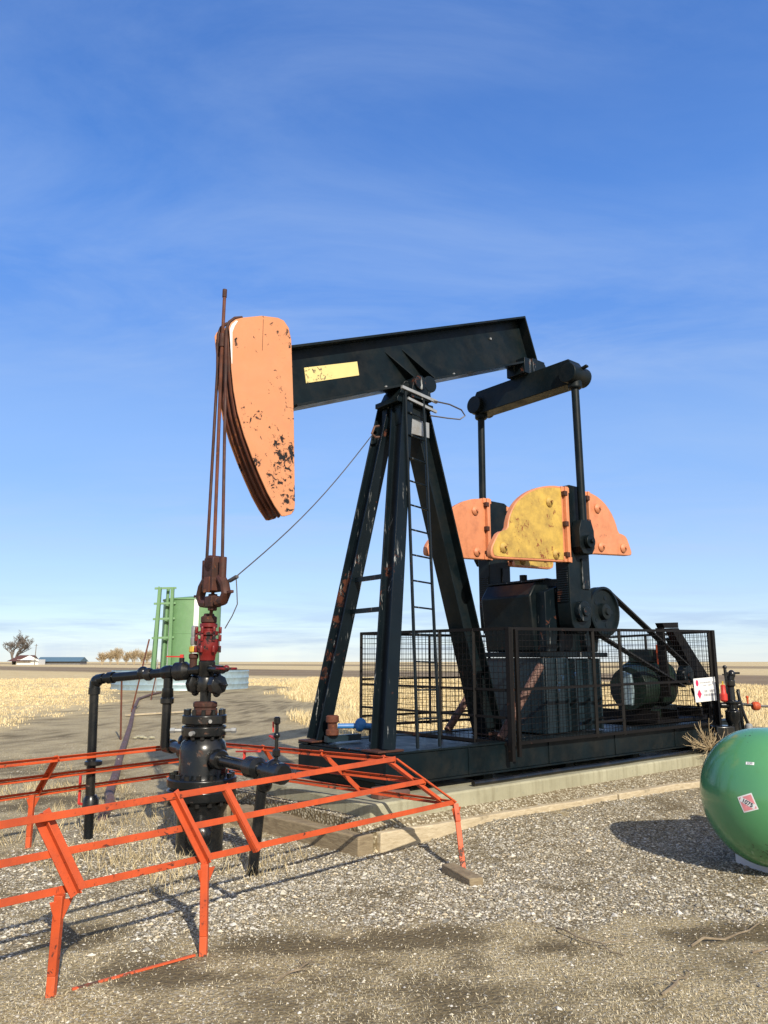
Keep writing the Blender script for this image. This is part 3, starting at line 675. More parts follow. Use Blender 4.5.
for k in range(20):
    a = 2 * math.pi * k / 20; c = A(7.3 + .335 * math.cos(a), -.05, 1.28 + .335 * math.sin(a)); s.box(c, (.03, .48, .012), (DV * math.cos(a) + UP * math.sin(a), NV, -DV * math.sin(a) + UP * math.cos(a)))
s.tnz(7.15, 7.45, -.25, .15, 1.6, 1.78); s.tnz(6.95, 7.65, -.35, .20, .80, .97); s.lathe([(.30, 0), (.33, .1), (.33, .3), (.25, .4)], A(6.62, .05, 1.22), DV, 24)
s.build('motor', 'motor_green', PJ, .004)
MB().prism([A(6.46, .04, 1.0), A(6.46, .20, 1.0), A(6.46, .22, 1.2), A(6.46, .20, 1.42), A(6.46, .08, 1.46), A(6.46, .03, 1.3)], DV * .05).build('motor_end_bell', 'galv', PJ)
s = MB(); s.tnz(6.6, 8.45, -.5, .5, .757, .80)
for t in (6.7, 7.2, 7.9, 8.3): s.tnz(t, t + .05, -.45, .45, .80, .92)
s.tube([A(8.35, .3, .8), A(8.05, .3, 1.25), A(7.95, .3, 1.5)], .025); s.tube([A(8.1, .35, .8), A(7.85, .35, 1.2)], .02)
s.build('motor_base', 'cage', PJ, .004)
# belt guard: open sheet frame with wide sloping back
s = MB(); s.tprism([(6.96, 2.15), (7.40, 2.17), (7.40, 2.09), (7.01, 2.08)], .34, .46); s.tprism([(7.20, 2.078), (7.40, 2.088), (8.50, 1.10), (8.45, .9), (8.2, .9)], .34, .46)
s.tprism([(6.96, 2.078), (7.01, 2.078), (7.08, 1.1), (7.02, 1.1)], .34, .46)
s.build('belt_guard', 'cage', PJ, .004)
MB().tprism([(7.13, 1.84), (7.29, 1.86), (7.33, 1.50), (7.16, 1.48)], .22, .255).build('orange_cover', 'guard', PJ, .004)
MB().tprism([(7.62, 1.95), (7.80, 1.98), (8.2, 1.55), (8.0, 1.5)], .1, .2).build('guard_stay', 'motor_green', PJ)
# conduit behind the sheave
s = MB(); s.tube([A(5.85, -.5, .76), A(5.85, -.5, 1.20), A(5.95, -.5, 1.28), A(5.95, -.5, 1.95)], .025, 8); s.build('conduit', 'rust', PJ)
# ladder and hoop
s = MB(); top = (A(2.22, .22, 4.66), A(2.50, .22, 4.62)); bot = (A(1.93, .70, .765), A(2.23, .70, .765))
for a, b in zip(bot, top): s.cyl(a, b, .017, seg=8)
s.build('ladder_rail', 'black_worn', PJ)
s = MB()
for k in range(1, 14):
    f = k / 14.0; s.cyl(bot[0].lerp(top[0], f), bot[1].lerp(top[1], f), .010, seg=6)
s.build('ladder_rung', 'black_worn', PJ)
s = MB(); s.bar(A(2.15, .24, 4.66), A(2.7, .24, 4.60), .03, .035); s.bar(A(2.25, .23, 4.55), A(2.7, .23, 4.48), .025, .03); s.tnz(2.30, 2.60, .19, .21, 4.15, 4.33); s.build('top_bracket', 'grey_steel', PJ)
hp = [A(2.60, .24, 4.60), A(2.85, .30, 4.59), A(3.02, .33, 4.55), A(3.08, .33, 4.49), A(3.02, .30, 4.44), A(2.85, .26, 4.43), A(2.60, .22, 4.42)]
MB().tube(hp, .009, 6).build('wire_hoop', 'cable', PJ)
s = MB(); s.tube([A(2.16, -.18, 4.30), A(2.08, -.16, 4.27), A(2.04, -.16, 4.18), A(2.10, -.17, 4.15), A(2.18, -.18, 4.17)], .014, 6); s.build('shackle', 'rust_pale', PJ)
# brake / stop valve piping sits on the skid nose
BV = thing('blue_valve', A(1.9, -.15, .76), 'blue painted valve with rusty end flange on the front of the black skid', 'valve')
s = MB(); s.tube([A(1.70, -.30, .93), A(2.1, -.02, .93)], .028, 10); s.lathe([(.04, 0), (.06, .02), (.06, .06), (.04, .08)], A(1.86, -.19, .93), DV * .82 + NV * .57, 12); s.ball(A(1.90, -.16, .95), .062); s.build('valve_body', 'blue', BV)
s = MB(); s.lathe([(.055, 0), (.07, .01), (.07, .06), (.05, .07), (.05, .13), (.07, .14), (.07, .20), (.055, .21)], A(1.66, -.34, .83), UP, 14); s.build('end_flange', 'rust', BV, .004)
s = MB(); s.tnz(1.6, 2.05, -.40, -.34, .765, .83); s.tnz(1.98, 2.02, -.12, -.06, .765, .90); s.build('valve_stand', 'blue_dark', BV)

# polished rod and bridle
HG = thing('rod_hanger', A(-.02, .02, 2.08), 'rusty polished rod clamp and carrier bar hanging below the orange horse head', 'rod hanger')
hc = lambda t, n, z: A(t - .03, n * 1.32 + .115, z)
s = MB(); s.box(hc(0, 0, 2.42), (.12, .17, .22), (DV, NV, UP)); s.cyl(hc(-.06, 0, 2.47), hc(.06, 0, 2.47), .08, seg=18); s.box(hc(0, 0, 2.28), (.13, .20, .12), (DV, NV, UP))
s.box(hc(0, 0, 2.13), (.10, .13, .10), (DV, NV, UP)); s.cyl(hc(0, 0, 2.05), hc(0, 0, 2.2), .042, seg=12); s.build('carrier_bar', 'rust_dark', HG, .008)
s = MB()
for sg in (1, -1):
    s.tube([hc(0, sg * .10, 2.34), hc(0, sg * .16, 2.27), hc(0, sg * .185, 2.19), hc(0, sg * .15, 2.13), hc(0, sg * .07, 2.12)], .044, 10)
    s.cyl(hc(0, sg * .125, 2.33), hc(0, sg * .125, 2.52), .034, seg=12); s.bar(hc(0, sg * .17, 2.19), hc(0, sg * .27, 2.20), .03, .025)
s.build('clamp_jaw', 'rust_dark', HG, .004)
MB().box(hc(-.066, 0, 2.28), (.012, .11, .14), (DV, NV, UP)).build('clamp_plate', 'rust', HG, .004)
for n0, n1 in ((-.115, .02), (.115, .185)):
    pts = [hc(0, n0, 2.48), A(-.035, n1, 4.38), A(-.043, n1, 4.6), A(-.043, n1, 4.74), A(-.018, n1, 4.815), A(.04, n1, 4.875), A(.12, n1, 4.905)]
    MB().tube(pts, .015, 8).build('bridle_cable', 'rust_dark', HG)
MB().tube([A(0, 0, 1.9), hc(0, 0, 2.1), hc(0, -.01, 2.6), A(-.055, .13, 4.4), A(-.055, .14, 5.13)], .0165, 10).build('polished_rod', 'rust', HG)
s = MB(); s.cyl(A(-.055, .132, 4.57), A(-.055, .134, 4.70), .026, seg=12); s.cyl(A(-.055, .139, 5.08), A(-.055, .14, 5.16), .022, seg=10); s.build('rod_coupling', 'rust_dark', HG)
GC = MB(); ca, cb = A(2.05, -.16, 4.17), hc(.03, .27, 2.33); pts = []
for k in range(13):
    f = k / 12; p = ca.lerp(cb, f); p.z -= .10 * math.sin(math.pi * f); pts.append(p)
GC.tube(pts, .006, 5); tail = [cb, cb + V((.01, 0, -.10)), cb + V((.02, 0, -.24)), cb + V((-.02, 0, -.34)), cb + V((-.08, 0, -.45))]; GC.tube(tail, .005, 5)
GC.bar(cb + NV * -.12 - UP * .03, cb + NV * .02, .03, .025)
tag(GC.build('steel_cable', 'cable'), 'thin slack steel cable strung from the post top to the rod clamp', 'cable')

# ================================================================== SAFETY CAGE
CG = thing('safety_cage', A(5.4, -.2, .76), 'dark wire mesh safety cage round the gearbox and motor', 'cage')
def panel(p00, p10, p11, p01, uprights, rails, diag=None):
    """p00 bottom start, p10 bottom end, p11 top end, p01 top start"""
    fr = MB(); P = lambda u, v: (p00.lerp(p10, u)).lerp(p01.lerp(p11, u), v)
    nrm = (p10 - p00).cross(UP).normalized()
    for a, b in ((P(0, 0), P(1, 0)), (P(0, 1), P(1, 1))): fr.bar(a, b, .034, .034)
    for u in [0, 1] + uprights: fr.bar(P(u, -.02), P(u, 1.01), .034, .034)
    for v, u0, u1 in rails: fr.bar(P(u0, v), P(u1, v), .026, .026)
    pan = thing('_tmp', (0, 0, 0), 'x', 'x') if False else None
    fo = fr.build('cage_panel', 'cage', CG)
    wm = MB(); Lh = (p10 - p00).length; Hh = (p01 - p00).length; nu = int(Lh / .060); nv = int(Hh / .064)
    def wire(a, b, r=.0032):
        d_ = (b - a).normalized(); x_, y_, _ = frame_of(d_)
        vs = []
        for p in (a, b):
            for k in range(3):
                an = 2.094 * k; vs.append(p + x_ * r * math.cos(an) + y_ * r * math.sin(an))
        wm.add(vs, [(0, 1, 4, 3), (1, 2, 5, 4), (2, 0, 3, 5)])
    for i in range(1, nu): wire(P(i / nu, .01) + nrm * .004, P(i / nu, .99) + nrm * .004)
    for j in range(1, nv): wire(P(.003, j / nv) - nrm * .001, P(.997, j / nv) - nrm * .001)
    wm.build('wire_mesh', 'cage', fo, smooth=0)
    return fo
E1, E2 = 3.24, 7.62
panel(A(E1, .80, .735), A(E2, .80, .735), A(E2, .80, 2.035), A(E1, .80, 1.955), [.345, .475], [(.46, 0, 1), (.27, .345, .475), (.12, .345, .475)])
panel(A(2.92, -1.45, .775), A(3.18, .79, .735), A(3.18, .79, 1.955), A(2.92, -1.45, 1.955), [.58, .80], [(.46, 0, 1), (.22, 0, 1)])
panel(A(2.95, -1.48, .80), A(E2, -1.30, .78), A(E2, -1.30, 1.98), A(2.95, -1.48, 1.955), [.25, .5, .75], [(.5, 0, 1), (.1, 0, 1)])
panel(A(E2 + .04, -1.30, .78), A(E2 + .04, .79, .735), A(E2 + .04, .79, 2.03), A(E2 + .04, -1.3, 1.98), [.5], [(.46, 0, 1)])
s = MB(); s.tnz(3.15, 3.20, .79, .85, .56, 1.97); s.tnz(3.25, 3.29, .825, .86, .60, 1.95); s.tnz(E2 - .0, E2 + .07, .79, .86, .40, 2.05); s.tnz(E2 - .16, E2 - .10, .77, .80, .74, 1.4)
s.build('post', 'cage', CG, .003)
# sign
SG = thing('warning_sign', A(7.3, .85, 1.05), 'white warning sign with red diamonds wired to the cage corner', 'sign')
sp = [A(6.96, .865, 1.365), A(7.56, .865, 1.385), A(7.57, .865, 1.055), A(6.98, .865, 1.045)]
MB().prism(sp, NV * .006).build('sign_board', 'white', SG)
def on_sign(u, v): return sp[3].lerp(sp[2], u).lerp(sp[0].lerp(sp[1], u), v) + NV * .0068
s = MB()
for u, v, ru, rv in ((.14, .80, .065, .14), (.20, .33, .10, .21)):
    pts = [on_sign(u + ru * math.cos(a), v + rv * math.sin(a)) for a in [math.pi / 2 * k for k in range(4)]] if ru > .08 else [on_sign(u + ru * math.cos(a), v + rv * math.sin(a)) for a in [math.pi / 5 * k for k in range(10)]]
    s.prism(pts, NV * .0015)
s.build('red_diamond', 'sign_red', SG)
r_ = random.Random(4)
for v, u0, u1, hgt in ((.80, .28, .93, .025), (.68, .42, .80, .022), (.43, .45, .90, .05), (.27, .42, .93, .05)):
    u = u0; s = MB()
    while u < u1:
        w = r_.uniform(.03, .075)
        if r_.random() < .85: s.prism([on_sign(u, v - hgt), on_sign(u + w, v - hgt), on_sign(u + w, v + hgt), on_sign(u, v + hgt)], NV * .0012)
        u += w + .022
    s.build('faded_lettering', 'ink_grey', SG)

# ================================================================== CONCRETE BASE, TIMBERS
MB().tnz(1.14, 9.4, -1.05, .955, .05, .37).build('concrete_base', 'concrete', None, .02)
tag(bpy.data.objects['concrete_base'], 'long stained concrete base slab under the black skid', 'concrete base')
tg = 'timber edging round the gravel bed'
def timber(p0, p1, label, mat='timber', hgt=.185, wid=.18, tilt=0.0):
    a, b = V(p0), V(p1); x, y, z = frame_of(b - a, UP)
    m = MB(); L = (b - a).length; k = max(2, int(L / .35)); r = random.Random(int(L * 1000))
    vs = []
    for i in range(k + 1):
        c = a + (b - a) * i / k + UP * (hgt / 2 - .03) + x * r.uniform(-.006, .006) + UP * r.uniform(-.006, .006)
        for sx, sy in ((-1, -1), (1, -1), (1, 1), (-1, 1)): vs.append(c + x * sx * wid / 2 + y * sy * hgt / 2 + V((r.uniform(-.005, .005),) * 3))
    fs = [(0, 3, 2, 1), tuple(k * 4 + j for j in range(4))] + [(i * 4 + j, i * 4 + (j + 1) % 4, (i + 1) * 4 + (j + 1) % 4, (i + 1) * 4 + j) for i in range(k) for j in range(4)]
    m.add(vs, fs); o = m.build('timber_beam', mat, None, .012, origin=(a + b) / 2); return tag(o, label, 'timber', tg)
timber(A(1.16, .98, 0), A(4.42, 1.17, 0), 'pale weathered timber edging the gravel in front of the orange guard corner')
timber(A(4.45, 1.175, 0), A(6.28, 1.27, 0), 'pale weathered timber edging the gravel midway between guard corner and propane tank')
timber(A(6.33, 1.26, 0), A(9.6, 1.33, 0), 'pale weathered timber edging the gravel running behind the green propane tank')
timber(A(1.00, 1.06, 0), A(.86, -.85, 0), 'grey brown timber laid crosswise at the front end of the concrete base', 'timber_dark')
timber(A(.84, -.90, 0), A(.74, -2.2, 0), 'grey brown timber far behind the wellhead continuing the front edging', 'timber_dark')
m = MB().bar(V((.50, 6.40, .02)), V((.675, 5.98, .02)), .115, .065); tag(m.build('wood_block', 'timber_dark', None, .008), 'short weathered wood block under the corner leg of the orange guard', 'wood block')
s = MB(); pts = [A(2.55, .84, .40)] + [A(2.55 + .5 * k, .835 + .012 * math.sin(k * 1.7), .399) for k in range(1, 14)]
s.tube(pts, .028, 10); tag(s.build('black_pipe', 'black_gloss'), 'long black pipe lying on the concrete edge beside the skid', 'pipe')
s = MB(); s.tube([A(1.72, .80, .40), A(1.55, .80, .41), A(1.40, .76, .43)], .03); s.box(A(1.42, .76, .42), (.16, .12, .10), (DV, NV, UP)); tag(s.build('scrap_fitting', 'rust_pale', None, .02), 'pinkish rusty fitting lying on the concrete at the skid nose', 'fitting')

# ================================================================== ORANGE GUARD
T1 = V((.094, 6.28, .85)); T2 = V((-1.83, 8.15, .79)); T0 = T1 - V((.604, .797, 0)) * 3.9; T3 = T2 - V((.60, .80, 0)) * 3.9
B1 = V((.577, 6.53, .485)); B0 = V((-2.65, 2.93, .485)); B2 = V((-1.88, 8.75, .46)); B3 = V((-4.75, 4.95, .46))
Tn = [T0, T1, T2, T3]; Bn = [B0, B1, B2, B3]; Mn = [a.lerp(b, .5) for a, b in zip(Tn, Bn)]
GD = thing('wellhead_guard', (-2.1, 6.0, 0), 'low orange angle iron guard frame round the black wellhead', 'guard frame')
for ring in (Tn, Mn, Bn):
    for i in range(4):
        a, b = ring[i], ring[(i + 1) % 4]; d_ = (b - a).normalized()
        nslope = (Bn[i] - Tn[i] + Bn[(i + 1) % 4] - Tn[(i + 1) % 4]); nslope -= d_ * nslope.dot(d_); nslope.normalize()
        outn = d_.cross(nslope); outn = outn if outn.z > 0 else -outn
        m = MB(); c = (a + b) / 2; L = (b - a).length - .012
        m.box(c, (.037, .006, L), (nslope, outn, d_)); m.box(c - outn * .019 + nslope * .017, (.006, .024, L), (nslope, outn, d_))
        m.build('rail', 'guard', GD, .0015)
def brace(i, p, q, w=.05, double=False):
    p, q = V(p), V(q); d_ = (Bn[(i + 1) % 4] - Bn[i]).normalized()
    sl = (q - p).normalized(); out = d_.cross(sl).normalized(); out = out if out.z > 0 else -out
    x = sl.cross(out).normalized(); m = MB(); c = (p + q) / 2; L = (q - p).length + .03
    if double:
        m.box(c + out * .010 + x * (w * .55), (w, .008, L), (x, out, sl)); m.box(c + out * .031 + x * .006, (.007, .034, L), (x, out, sl)); m.box(c + out * .009 - x * (w * .55), (w * .8, .007, L), (x, out, sl))
    else: m.box(c + out * .010, (w * .7, .008, L), (x, out, sl)); m.box(c + out * -.012 + x * (w * .35), (.007, .036, L), (x, out, sl))
    m.build('brace', 'guard', GD, .0015)
def on_edge(a, b, f): return a.lerp(b, f)
brace(0, (-1.70, 4.02, .85), (-1.53, 4.10, .485), .046, True); brace(0, (-1.205, 4.605, .85), (-1.02, 4.68, .485), .04, True); brace(0, (-.965, 4.90, .85), (-.77, 4.96, .485), .05)
brace(0, T0.lerp(T1, .04), B0.lerp(B1, .09))
for i_, fs_ in ((1, (.05, .33, .64)), (2, (.42, .9)), (3, (.3, .7))):
    for f in fs_: brace(i_, Tn[i_].lerp(Tn[(i_ + 1) % 4], f), Bn[i_].lerp(Bn[(i_ + 1) % 4], f))
for i in range(4):
    m = MB().bar(Tn[i], Bn[i], .042, .012); m.build('corner_brace', 'guard', GD, .0015)
def gleg(top, foot, fh=.10):
    m = MB(); m.bar(V(top) + V((0, 0, -.005)), V(foot).lerp(V(top), fh / (V(top) - V(foot)).length), .042, .042); m.prism([V(top) + V((-.035, -.04, -.03)), V(top) + V((.045, .05, -.03)), V(top) + V((.015, .017, -.12)), V(top) + V((-.015, -.017, -.12))], V((.006, -.005, 0)))
    l = m.build('leg', 'guard', GD, .003)
    MB().bar(V(foot) - UP * .08, V(foot).lerp(V(top), fh / (V(top) - V(foot)).length), .0405, .0405).build('leg_foot', 'guard_foot', l, .003)
gleg((-1.02, 4.66, .475), (-1.0, 4.63, 0)); gleg((-1.60, 4.07, .475), (-1.62, 4.10, 0)); gleg((.575, 6.51, .475), (.615, 6.33, .075), .30); gleg((-2.5, 3.06, .47), (-2.5, 3.06, 0))
gleg((-1.87, 8.70, .45), (-1.87, 8.70, 0)); gleg((-3.1, 7.1, .45), (-3.1, 7.1, 0)); gleg((-4.7, 5.0, .45), (-4.7, 5.0, 0))
m = MB().bar(V((-1.54, 4.16, .012)), V((-1.04, 4.60, .014)), .014, .010); m.build('ground_strip', 'guard_foot', GD)

# ================================================================== WELLHEAD
WH = thing('wellhead', W, 'black flanged wellhead with red stuffing box inside the orange guard', 'wellhead')
def ringbolts(m, r, z, n, br, h, c=W):
    for k in range(n):
        a = 2 * math.pi * (k + .3) / n; p = V((c.x + r * math.cos(a), c.y + r * math.sin(a), z)); m.cyl(p, p + UP * h, br, seg=6)
s = MB(); s.lathe([(.22, -.05), (.20, .03), (.20, .30), (.235, .37), (.235, .43)], W, UP, 32)
g = W + V((.05, -.2, .21)); s.cyl(W + V((.02, -.1, .24)), g + V((.02, -.10, -.03)), .115, .105, 24); s.ball(g + V((.02, -.11, -.03)), .105, 18, 11, (1, .6, 1))
s.build('casing', 'black_gloss', WH, .006)
s = MB(); s.lathe([(.29, .425), (.30, .435), (.30, .505), (.29, .515), (.25, .518), (.25, .532), (.29, .535), (.30, .545), (.30, .60), (.29, .61)], W, UP, 40); s.build('lower_flange', 'black_gloss', WH, .003)
s = MB(); ringbolts(s, .262, .61, 16, .022, .035); ringbolts(s, .262, .39, 16, .022, .04); s.build('flange_bolt', 'black_gloss', WH)
s = MB(); s.lathe([(.215, .60), (.205, .64), (.205, .84), (.19, .90), (.145, .945), (.14, .96)], W, UP, 36); s.build('body', 'black_gloss', WH)
s = MB(); s.lathe([(.185, .955), (.195, .962), (.195, 1.035), (.185, 1.042), (.165, 1.045), (.165, 1.055), (.185, 1.058), (.195, 1.065), (.195, 1.13), (.185, 1.138)], W, UP, 36); s.build('upper_flange', 'black_gloss', WH, .003)
s = MB(); ringbolts(s, .165, 1.138, 12, .02, .045); ringbolts(s, .165, .93, 12, .02, .03); s.build('flange_bolt', 'black_gloss', WH)
s = MB()
for sg in (1, -1):
    s.cyl(W + V((sg * .19, -.02, 1.0)), W + V((sg * .27, -.03, 1.0)), .016, seg=8); s.cyl(W + V((sg * .25, -.03, 1.0)), W + V((sg * .29, -.03, 1.0)), .025, seg=6)
s.cyl(W + V((-.05, -.19, .99)), W + V((-.06, -.24, .99)), .02, seg=8); s.cyl(W + V((.09, -.17, 1.09)), W + V((.10, -.22, 1.09)), .016, seg=8)
s.build('lock_screw', 'grey_steel', WH)
s = MB(); s.lathe([(.105, 1.13), (.115, 1.14), (.115, 1.17), (.10, 1.18), (.10, 1.20), (.11, 1.205), (.11, 1.24), (.09, 1.25)], W, UP, 8); s.build('cap_nut', 'rust_dark', WH, .006)
s = MB(); s.lathe([(.05, 1.24), (.05, 1.60)], W, UP, 16); s.lathe([(.075, 1.34), (.08, 1.35), (.08, 1.45), (.075, 1.46)], W, UP, 18); s.lathe([(.07, 1.47), (.075, 1.48), (.075, 1.60), (.065, 1.61)], W, UP, 18)
s.build('tubing', 'black_gloss', WH)
for sg in (1, -1):
    s = MB(); o = W + UP * 1.40; dv = (NV * .9 + DV * .1).normalized() * sg
    s.cyl(o + dv * .06, o + dv * .18, .04, seg=14); s.lathe([(.06, 0), (.09, .015), (.095, .05), (.085, .08), (.05, .09)], o + dv * .13, dv, 8); s.cyl(o + dv * .2, o + dv * .32, .014, seg=8)
    s.ball(o + dv * .17 + UP * .075, .035, 10, 7); s.ball(o + dv * .17 - UP * .075, .035, 10, 7)
    s.build('side_valve', 'black_gloss', WH, .003)
s = MB(); s.lathe([(.055, 1.60), (.07, 1.61), (.075, 1.66), (.095, 1.70), (.10, 1.74), (.10, 1.80), (.07, 1.805), (.07, 1.83), (.09, 1.835), (.09, 1.87), (.06, 1.875), (.06, 1.90), (.08, 1.905), (.08, 1.94), (.05, 1.945)], W, UP, 18)
for k in range(6):
    a = k * math.pi / 3 + .2
    for z_ in (1.68, 1.78, 1.85): p = W + V((.105 * math.cos(a), .105 * math.sin(a), z_)); s.cyl(p, p + UP * .06, .016, seg=6)
s.build('stuffing_box', 'red_old', WH, .004)
s = MB(); s.lathe([(.055, 1.94), (.072, 1.95), (.072, 2.0), (.05, 2.01), (.045, 2.03)], W, UP, 14); s.build('gland_nut', 'rust_dark', WH, .004)
# right branch, with small upright gauge valve and down leg
s = MB(); a, b = W + UP * .78, W + NV * 1.18 + UP * .765
s.cyl(a, b, .048, seg=16); s.lathe([(.075, 0), (.085, .02), (.085, .08), (.075, .10)], W + NV * .24 + UP * .778, NV, 16); s.lathe([(.055, 0), (.085, .03), (.085, .16), (.055, .20)], W + NV * .78 + UP * .77, NV, 16)
s.lathe([(.065, 0), (.08, .02), (.08, .22), (.065, .24)], W + NV * 1.08 + UP * .765, NV, 14); s.ball(W + NV * 1.18 + UP * .79, .07, 14, 9, (1, 1, 1.1))
s.build('branch_pipe', 'black_gloss', WH)
s = MB(); p = W + NV * 1.20 + UP * .84; s.cyl(p, p + UP * .30, .014, seg=10); s.lathe([(.02, 0), (.03, .01), (.03, .05), (.02, .06)], p + UP * .04, UP, 8); s.ball(p + UP * .20, .026, 10, 7); s.lathe([(.014, 0), (.026, .01), (.026, .05), (.014, .06)], p + UP * .28, UP, 10); s.build('gauge_valve', 'black_gloss', WH)
s = MB(); s.bar(p + UP * .17, p + UP * .17 - NV * .10 + UP * .02, .02, .012); s.bar(p + UP * .22 - NV * .05, p + UP * .30 - NV * .055, .015, .012); s.bar(W + NV * .60 + UP * .87, W + NV * .95 + UP * .90, .03, .012); s.bar(W + NV * .72 + UP * .82, W + NV * .72 + UP * .89, .02, .02); s.build('valve_handle', 'red', WH)
s = MB(); s.cyl(W + NV * 1.02 + UP * .74, W + DV * -.05 + NV * .98 + UP * -.02, .042, seg=12); s.ball(W + NV * 1.04 + UP * .66, .062, 12, 8); s.build('down_leg', 'black_gloss', WH)
# left branch
s = MB(); a, b = W + UP * .80, W - NV * .62 + UP * .81; s.cyl(a, b, .05, seg=16); s.lathe([(.06, 0), (.09, .03), (.09, .14), (.06, .17)], W - NV * .22 + UP * .80, -NV, 14); s.ball(W - NV * .36 + UP * .88, .07); s.cyl(b, b - NV * .14, .065, seg=14); s.build('branch_pipe', 'black_gloss', WH)
s = MB(); s.cyl(W - NV * .76 + UP * .81, W - NV * .80 + UP * .81, .045, seg=12); s.build('end_plug', 'motor_green', WH)
# flow pipe
FP = thing('flow_pipe', (-2.72, 7.43, 0), 'black flow pipe running left from the wellhead then down into the gravel', 'pipe')
e0 = W + UP * 1.535; e1 = V((-2.745, 7.44, 1.435)); e2 = V((-2.70, 7.43, -.05)); dl = (e1 - e0).normalized()
s = MB(); s.tube([W + dl * -.0 + UP * 1.535, e1 - dl * .10], .042, 14); s.tube([e1 - dl * .10, e1 - dl * .03 - UP * .005, e1 - UP * .03, e1 - UP * .10], .05, 14); s.ball(e1 - dl * .02 - UP * .02, .058)
s.tube([e1 - UP * .10, e2], .042, 14); s.lathe([(.055, 0), (.055, .06)], e1 - UP * .14, UP, 14); s.lathe([(.055, 0), (.055, .06)], e1 - dl * .15, dl * -1, 14)
s.cyl(W + NV * .05 + UP * 1.535, W + NV * .30 + UP * 1.53, .036, seg=12)
s.build('pipe', 'black_gloss', FP)
vp = e0.lerp(e1, .33); s = MB(); s.cyl(vp + UP * 0, V((vp.x, vp.y, .84)), .042, seg=14); s.lathe([(.05, 0), (.062, .01), (.062, .05), (.05, .06), (.055, .07), (.05, .14)], V((vp.x, vp.y, 1.22)), UP, 14); s.lathe([(.055, 0), (.065, .03), (.065, .08), (.055, .11)], vp - dl * .05, dl, 14); s.build('drop_pipe', 'black_gloss', FP)
s = MB(); v0 = e0.lerp(e1, .22); s.lathe([(.045, 0), (.085, .04), (.085, .14), (.045, .18)], v0 - dl * .09, dl, 14); s.cyl(v0, v0 + UP * .12, .025, seg=10); s.lathe([(.05, 0), (.06, .02), (.06, .05), (.05, .07)], e0.lerp(e1, .48), dl, 14); s.ball(e0.lerp(e1, .56) + UP * .02, .058, 12, 8); s.build('ball_valve', 'black_gloss', FP)
s = MB(); s.bar(v0 + UP * .13, v0 + UP * .145 + dl * .16, .03, .012); s.bar(v0 + UP * .10, v0 + UP * .15, .03, .03); s.build('valve_handle', 'red', FP)
v1 = e0.lerp(e1, .118); s = MB(); s.cyl(v1, v1 + UP * .10, .035, seg=12); s.lathe([(.03, .0), (.045, .02), (.045, .05), (.03, .06)], v1 + UP * .09, UP, 12); s.build('fitting', 'rust_dark', FP)
s = MB(); s.lathe([(.035, 0), (.045, .01), (.045, .05), (.035, .06)], v1 + UP * .155, UP, 10); s.build('brass_fitting', 'brass', FP)
s = MB(); s.lathe([(.03, 0), (.036, .01), (.036, .07), (.028, .08), (.032, .10), (.032, .17), (.02, .18)], v1 + UP * .22, UP, 12); s.build('relief_valve', 'grey_steel', FP)
s = MB(); hb = W + NV * .36 + UP * 1.54; s.tube(arc(hb, .085, 0, 2 * math.pi, 20, DV, NV), .011, 6); s.bar(hb - DV * .085, hb + DV * .085, .016, .014); s.bar(hb - NV * .085, hb + NV * .085, .016, .014); s.ball(hb, .03, 10, 7); s.build('handwheel', 'red_old', FP)
s = MB(); vl = V((-2.702, 7.43, .55)); s.lathe([(.06, 0), (.08, .01), (.08, .04), (.06, .05)], vl + UP * .10, UP, 12); s.lathe([(.05, 0), (.072, .03), (.072, .12), (.05, .16)], vl - UP * .32, UP, 12); s.build('collar', 'black_gloss', FP)
s = MB(); s.bar(vl - UP * .25, vl - UP * .25 - NV * .16 - DV * .05, .02, .02); s.bar(vl - UP * .25 - NV * .16 - DV * .05, vl - UP * .0 - NV * .17 - DV * .05, .022, .02); s.build('valve_handle', 'red', FP)

# ================================================================== PROPANE TANK
PA = V((.955, .297, 0)).normalized(); PB = V((PA.y, -PA.x, 0)); PR = .515; PO = V((2.56, 6.17, .565))
PT = thing('propane_tank', PO + PA * 1.3 - UP * .565, 'glossy green propane tank with rounded end on a white saddle', 'tank')
prof = []
for k in range(1, 17):
    a = math.pi / 2 * k / 16; prof.append((PR * math.sin(a), .44 * (1 - math.cos(a))))
prof = [(.004, 0)] + prof + [(PR, 2.5)] + [(PR * math.cos(math.pi / 2 * k / 12), 2.5 + .44 * math.sin(math.pi / 2 * k / 12)) for k in range(1, 12)] + [(.004, 2.94)]
shell = MB().lathe(prof, PO, PA, 72).build('shell', 'propane', PT, smooth=60)
for off in (.42, 2.2):
    ys = [(-.36, -.02), (-.36, .085), (-.27, .11), (-.13, .068), (0, .052), (.13, .068), (.27, .11), (.36, .085), (.36, -.02)]
    m = MB().prism([PO + PA * off + PB * a + UP * (z_ - .565) for a, z_ in ys], PA * .12)
    m.build('saddle', 'white', PT, .006)
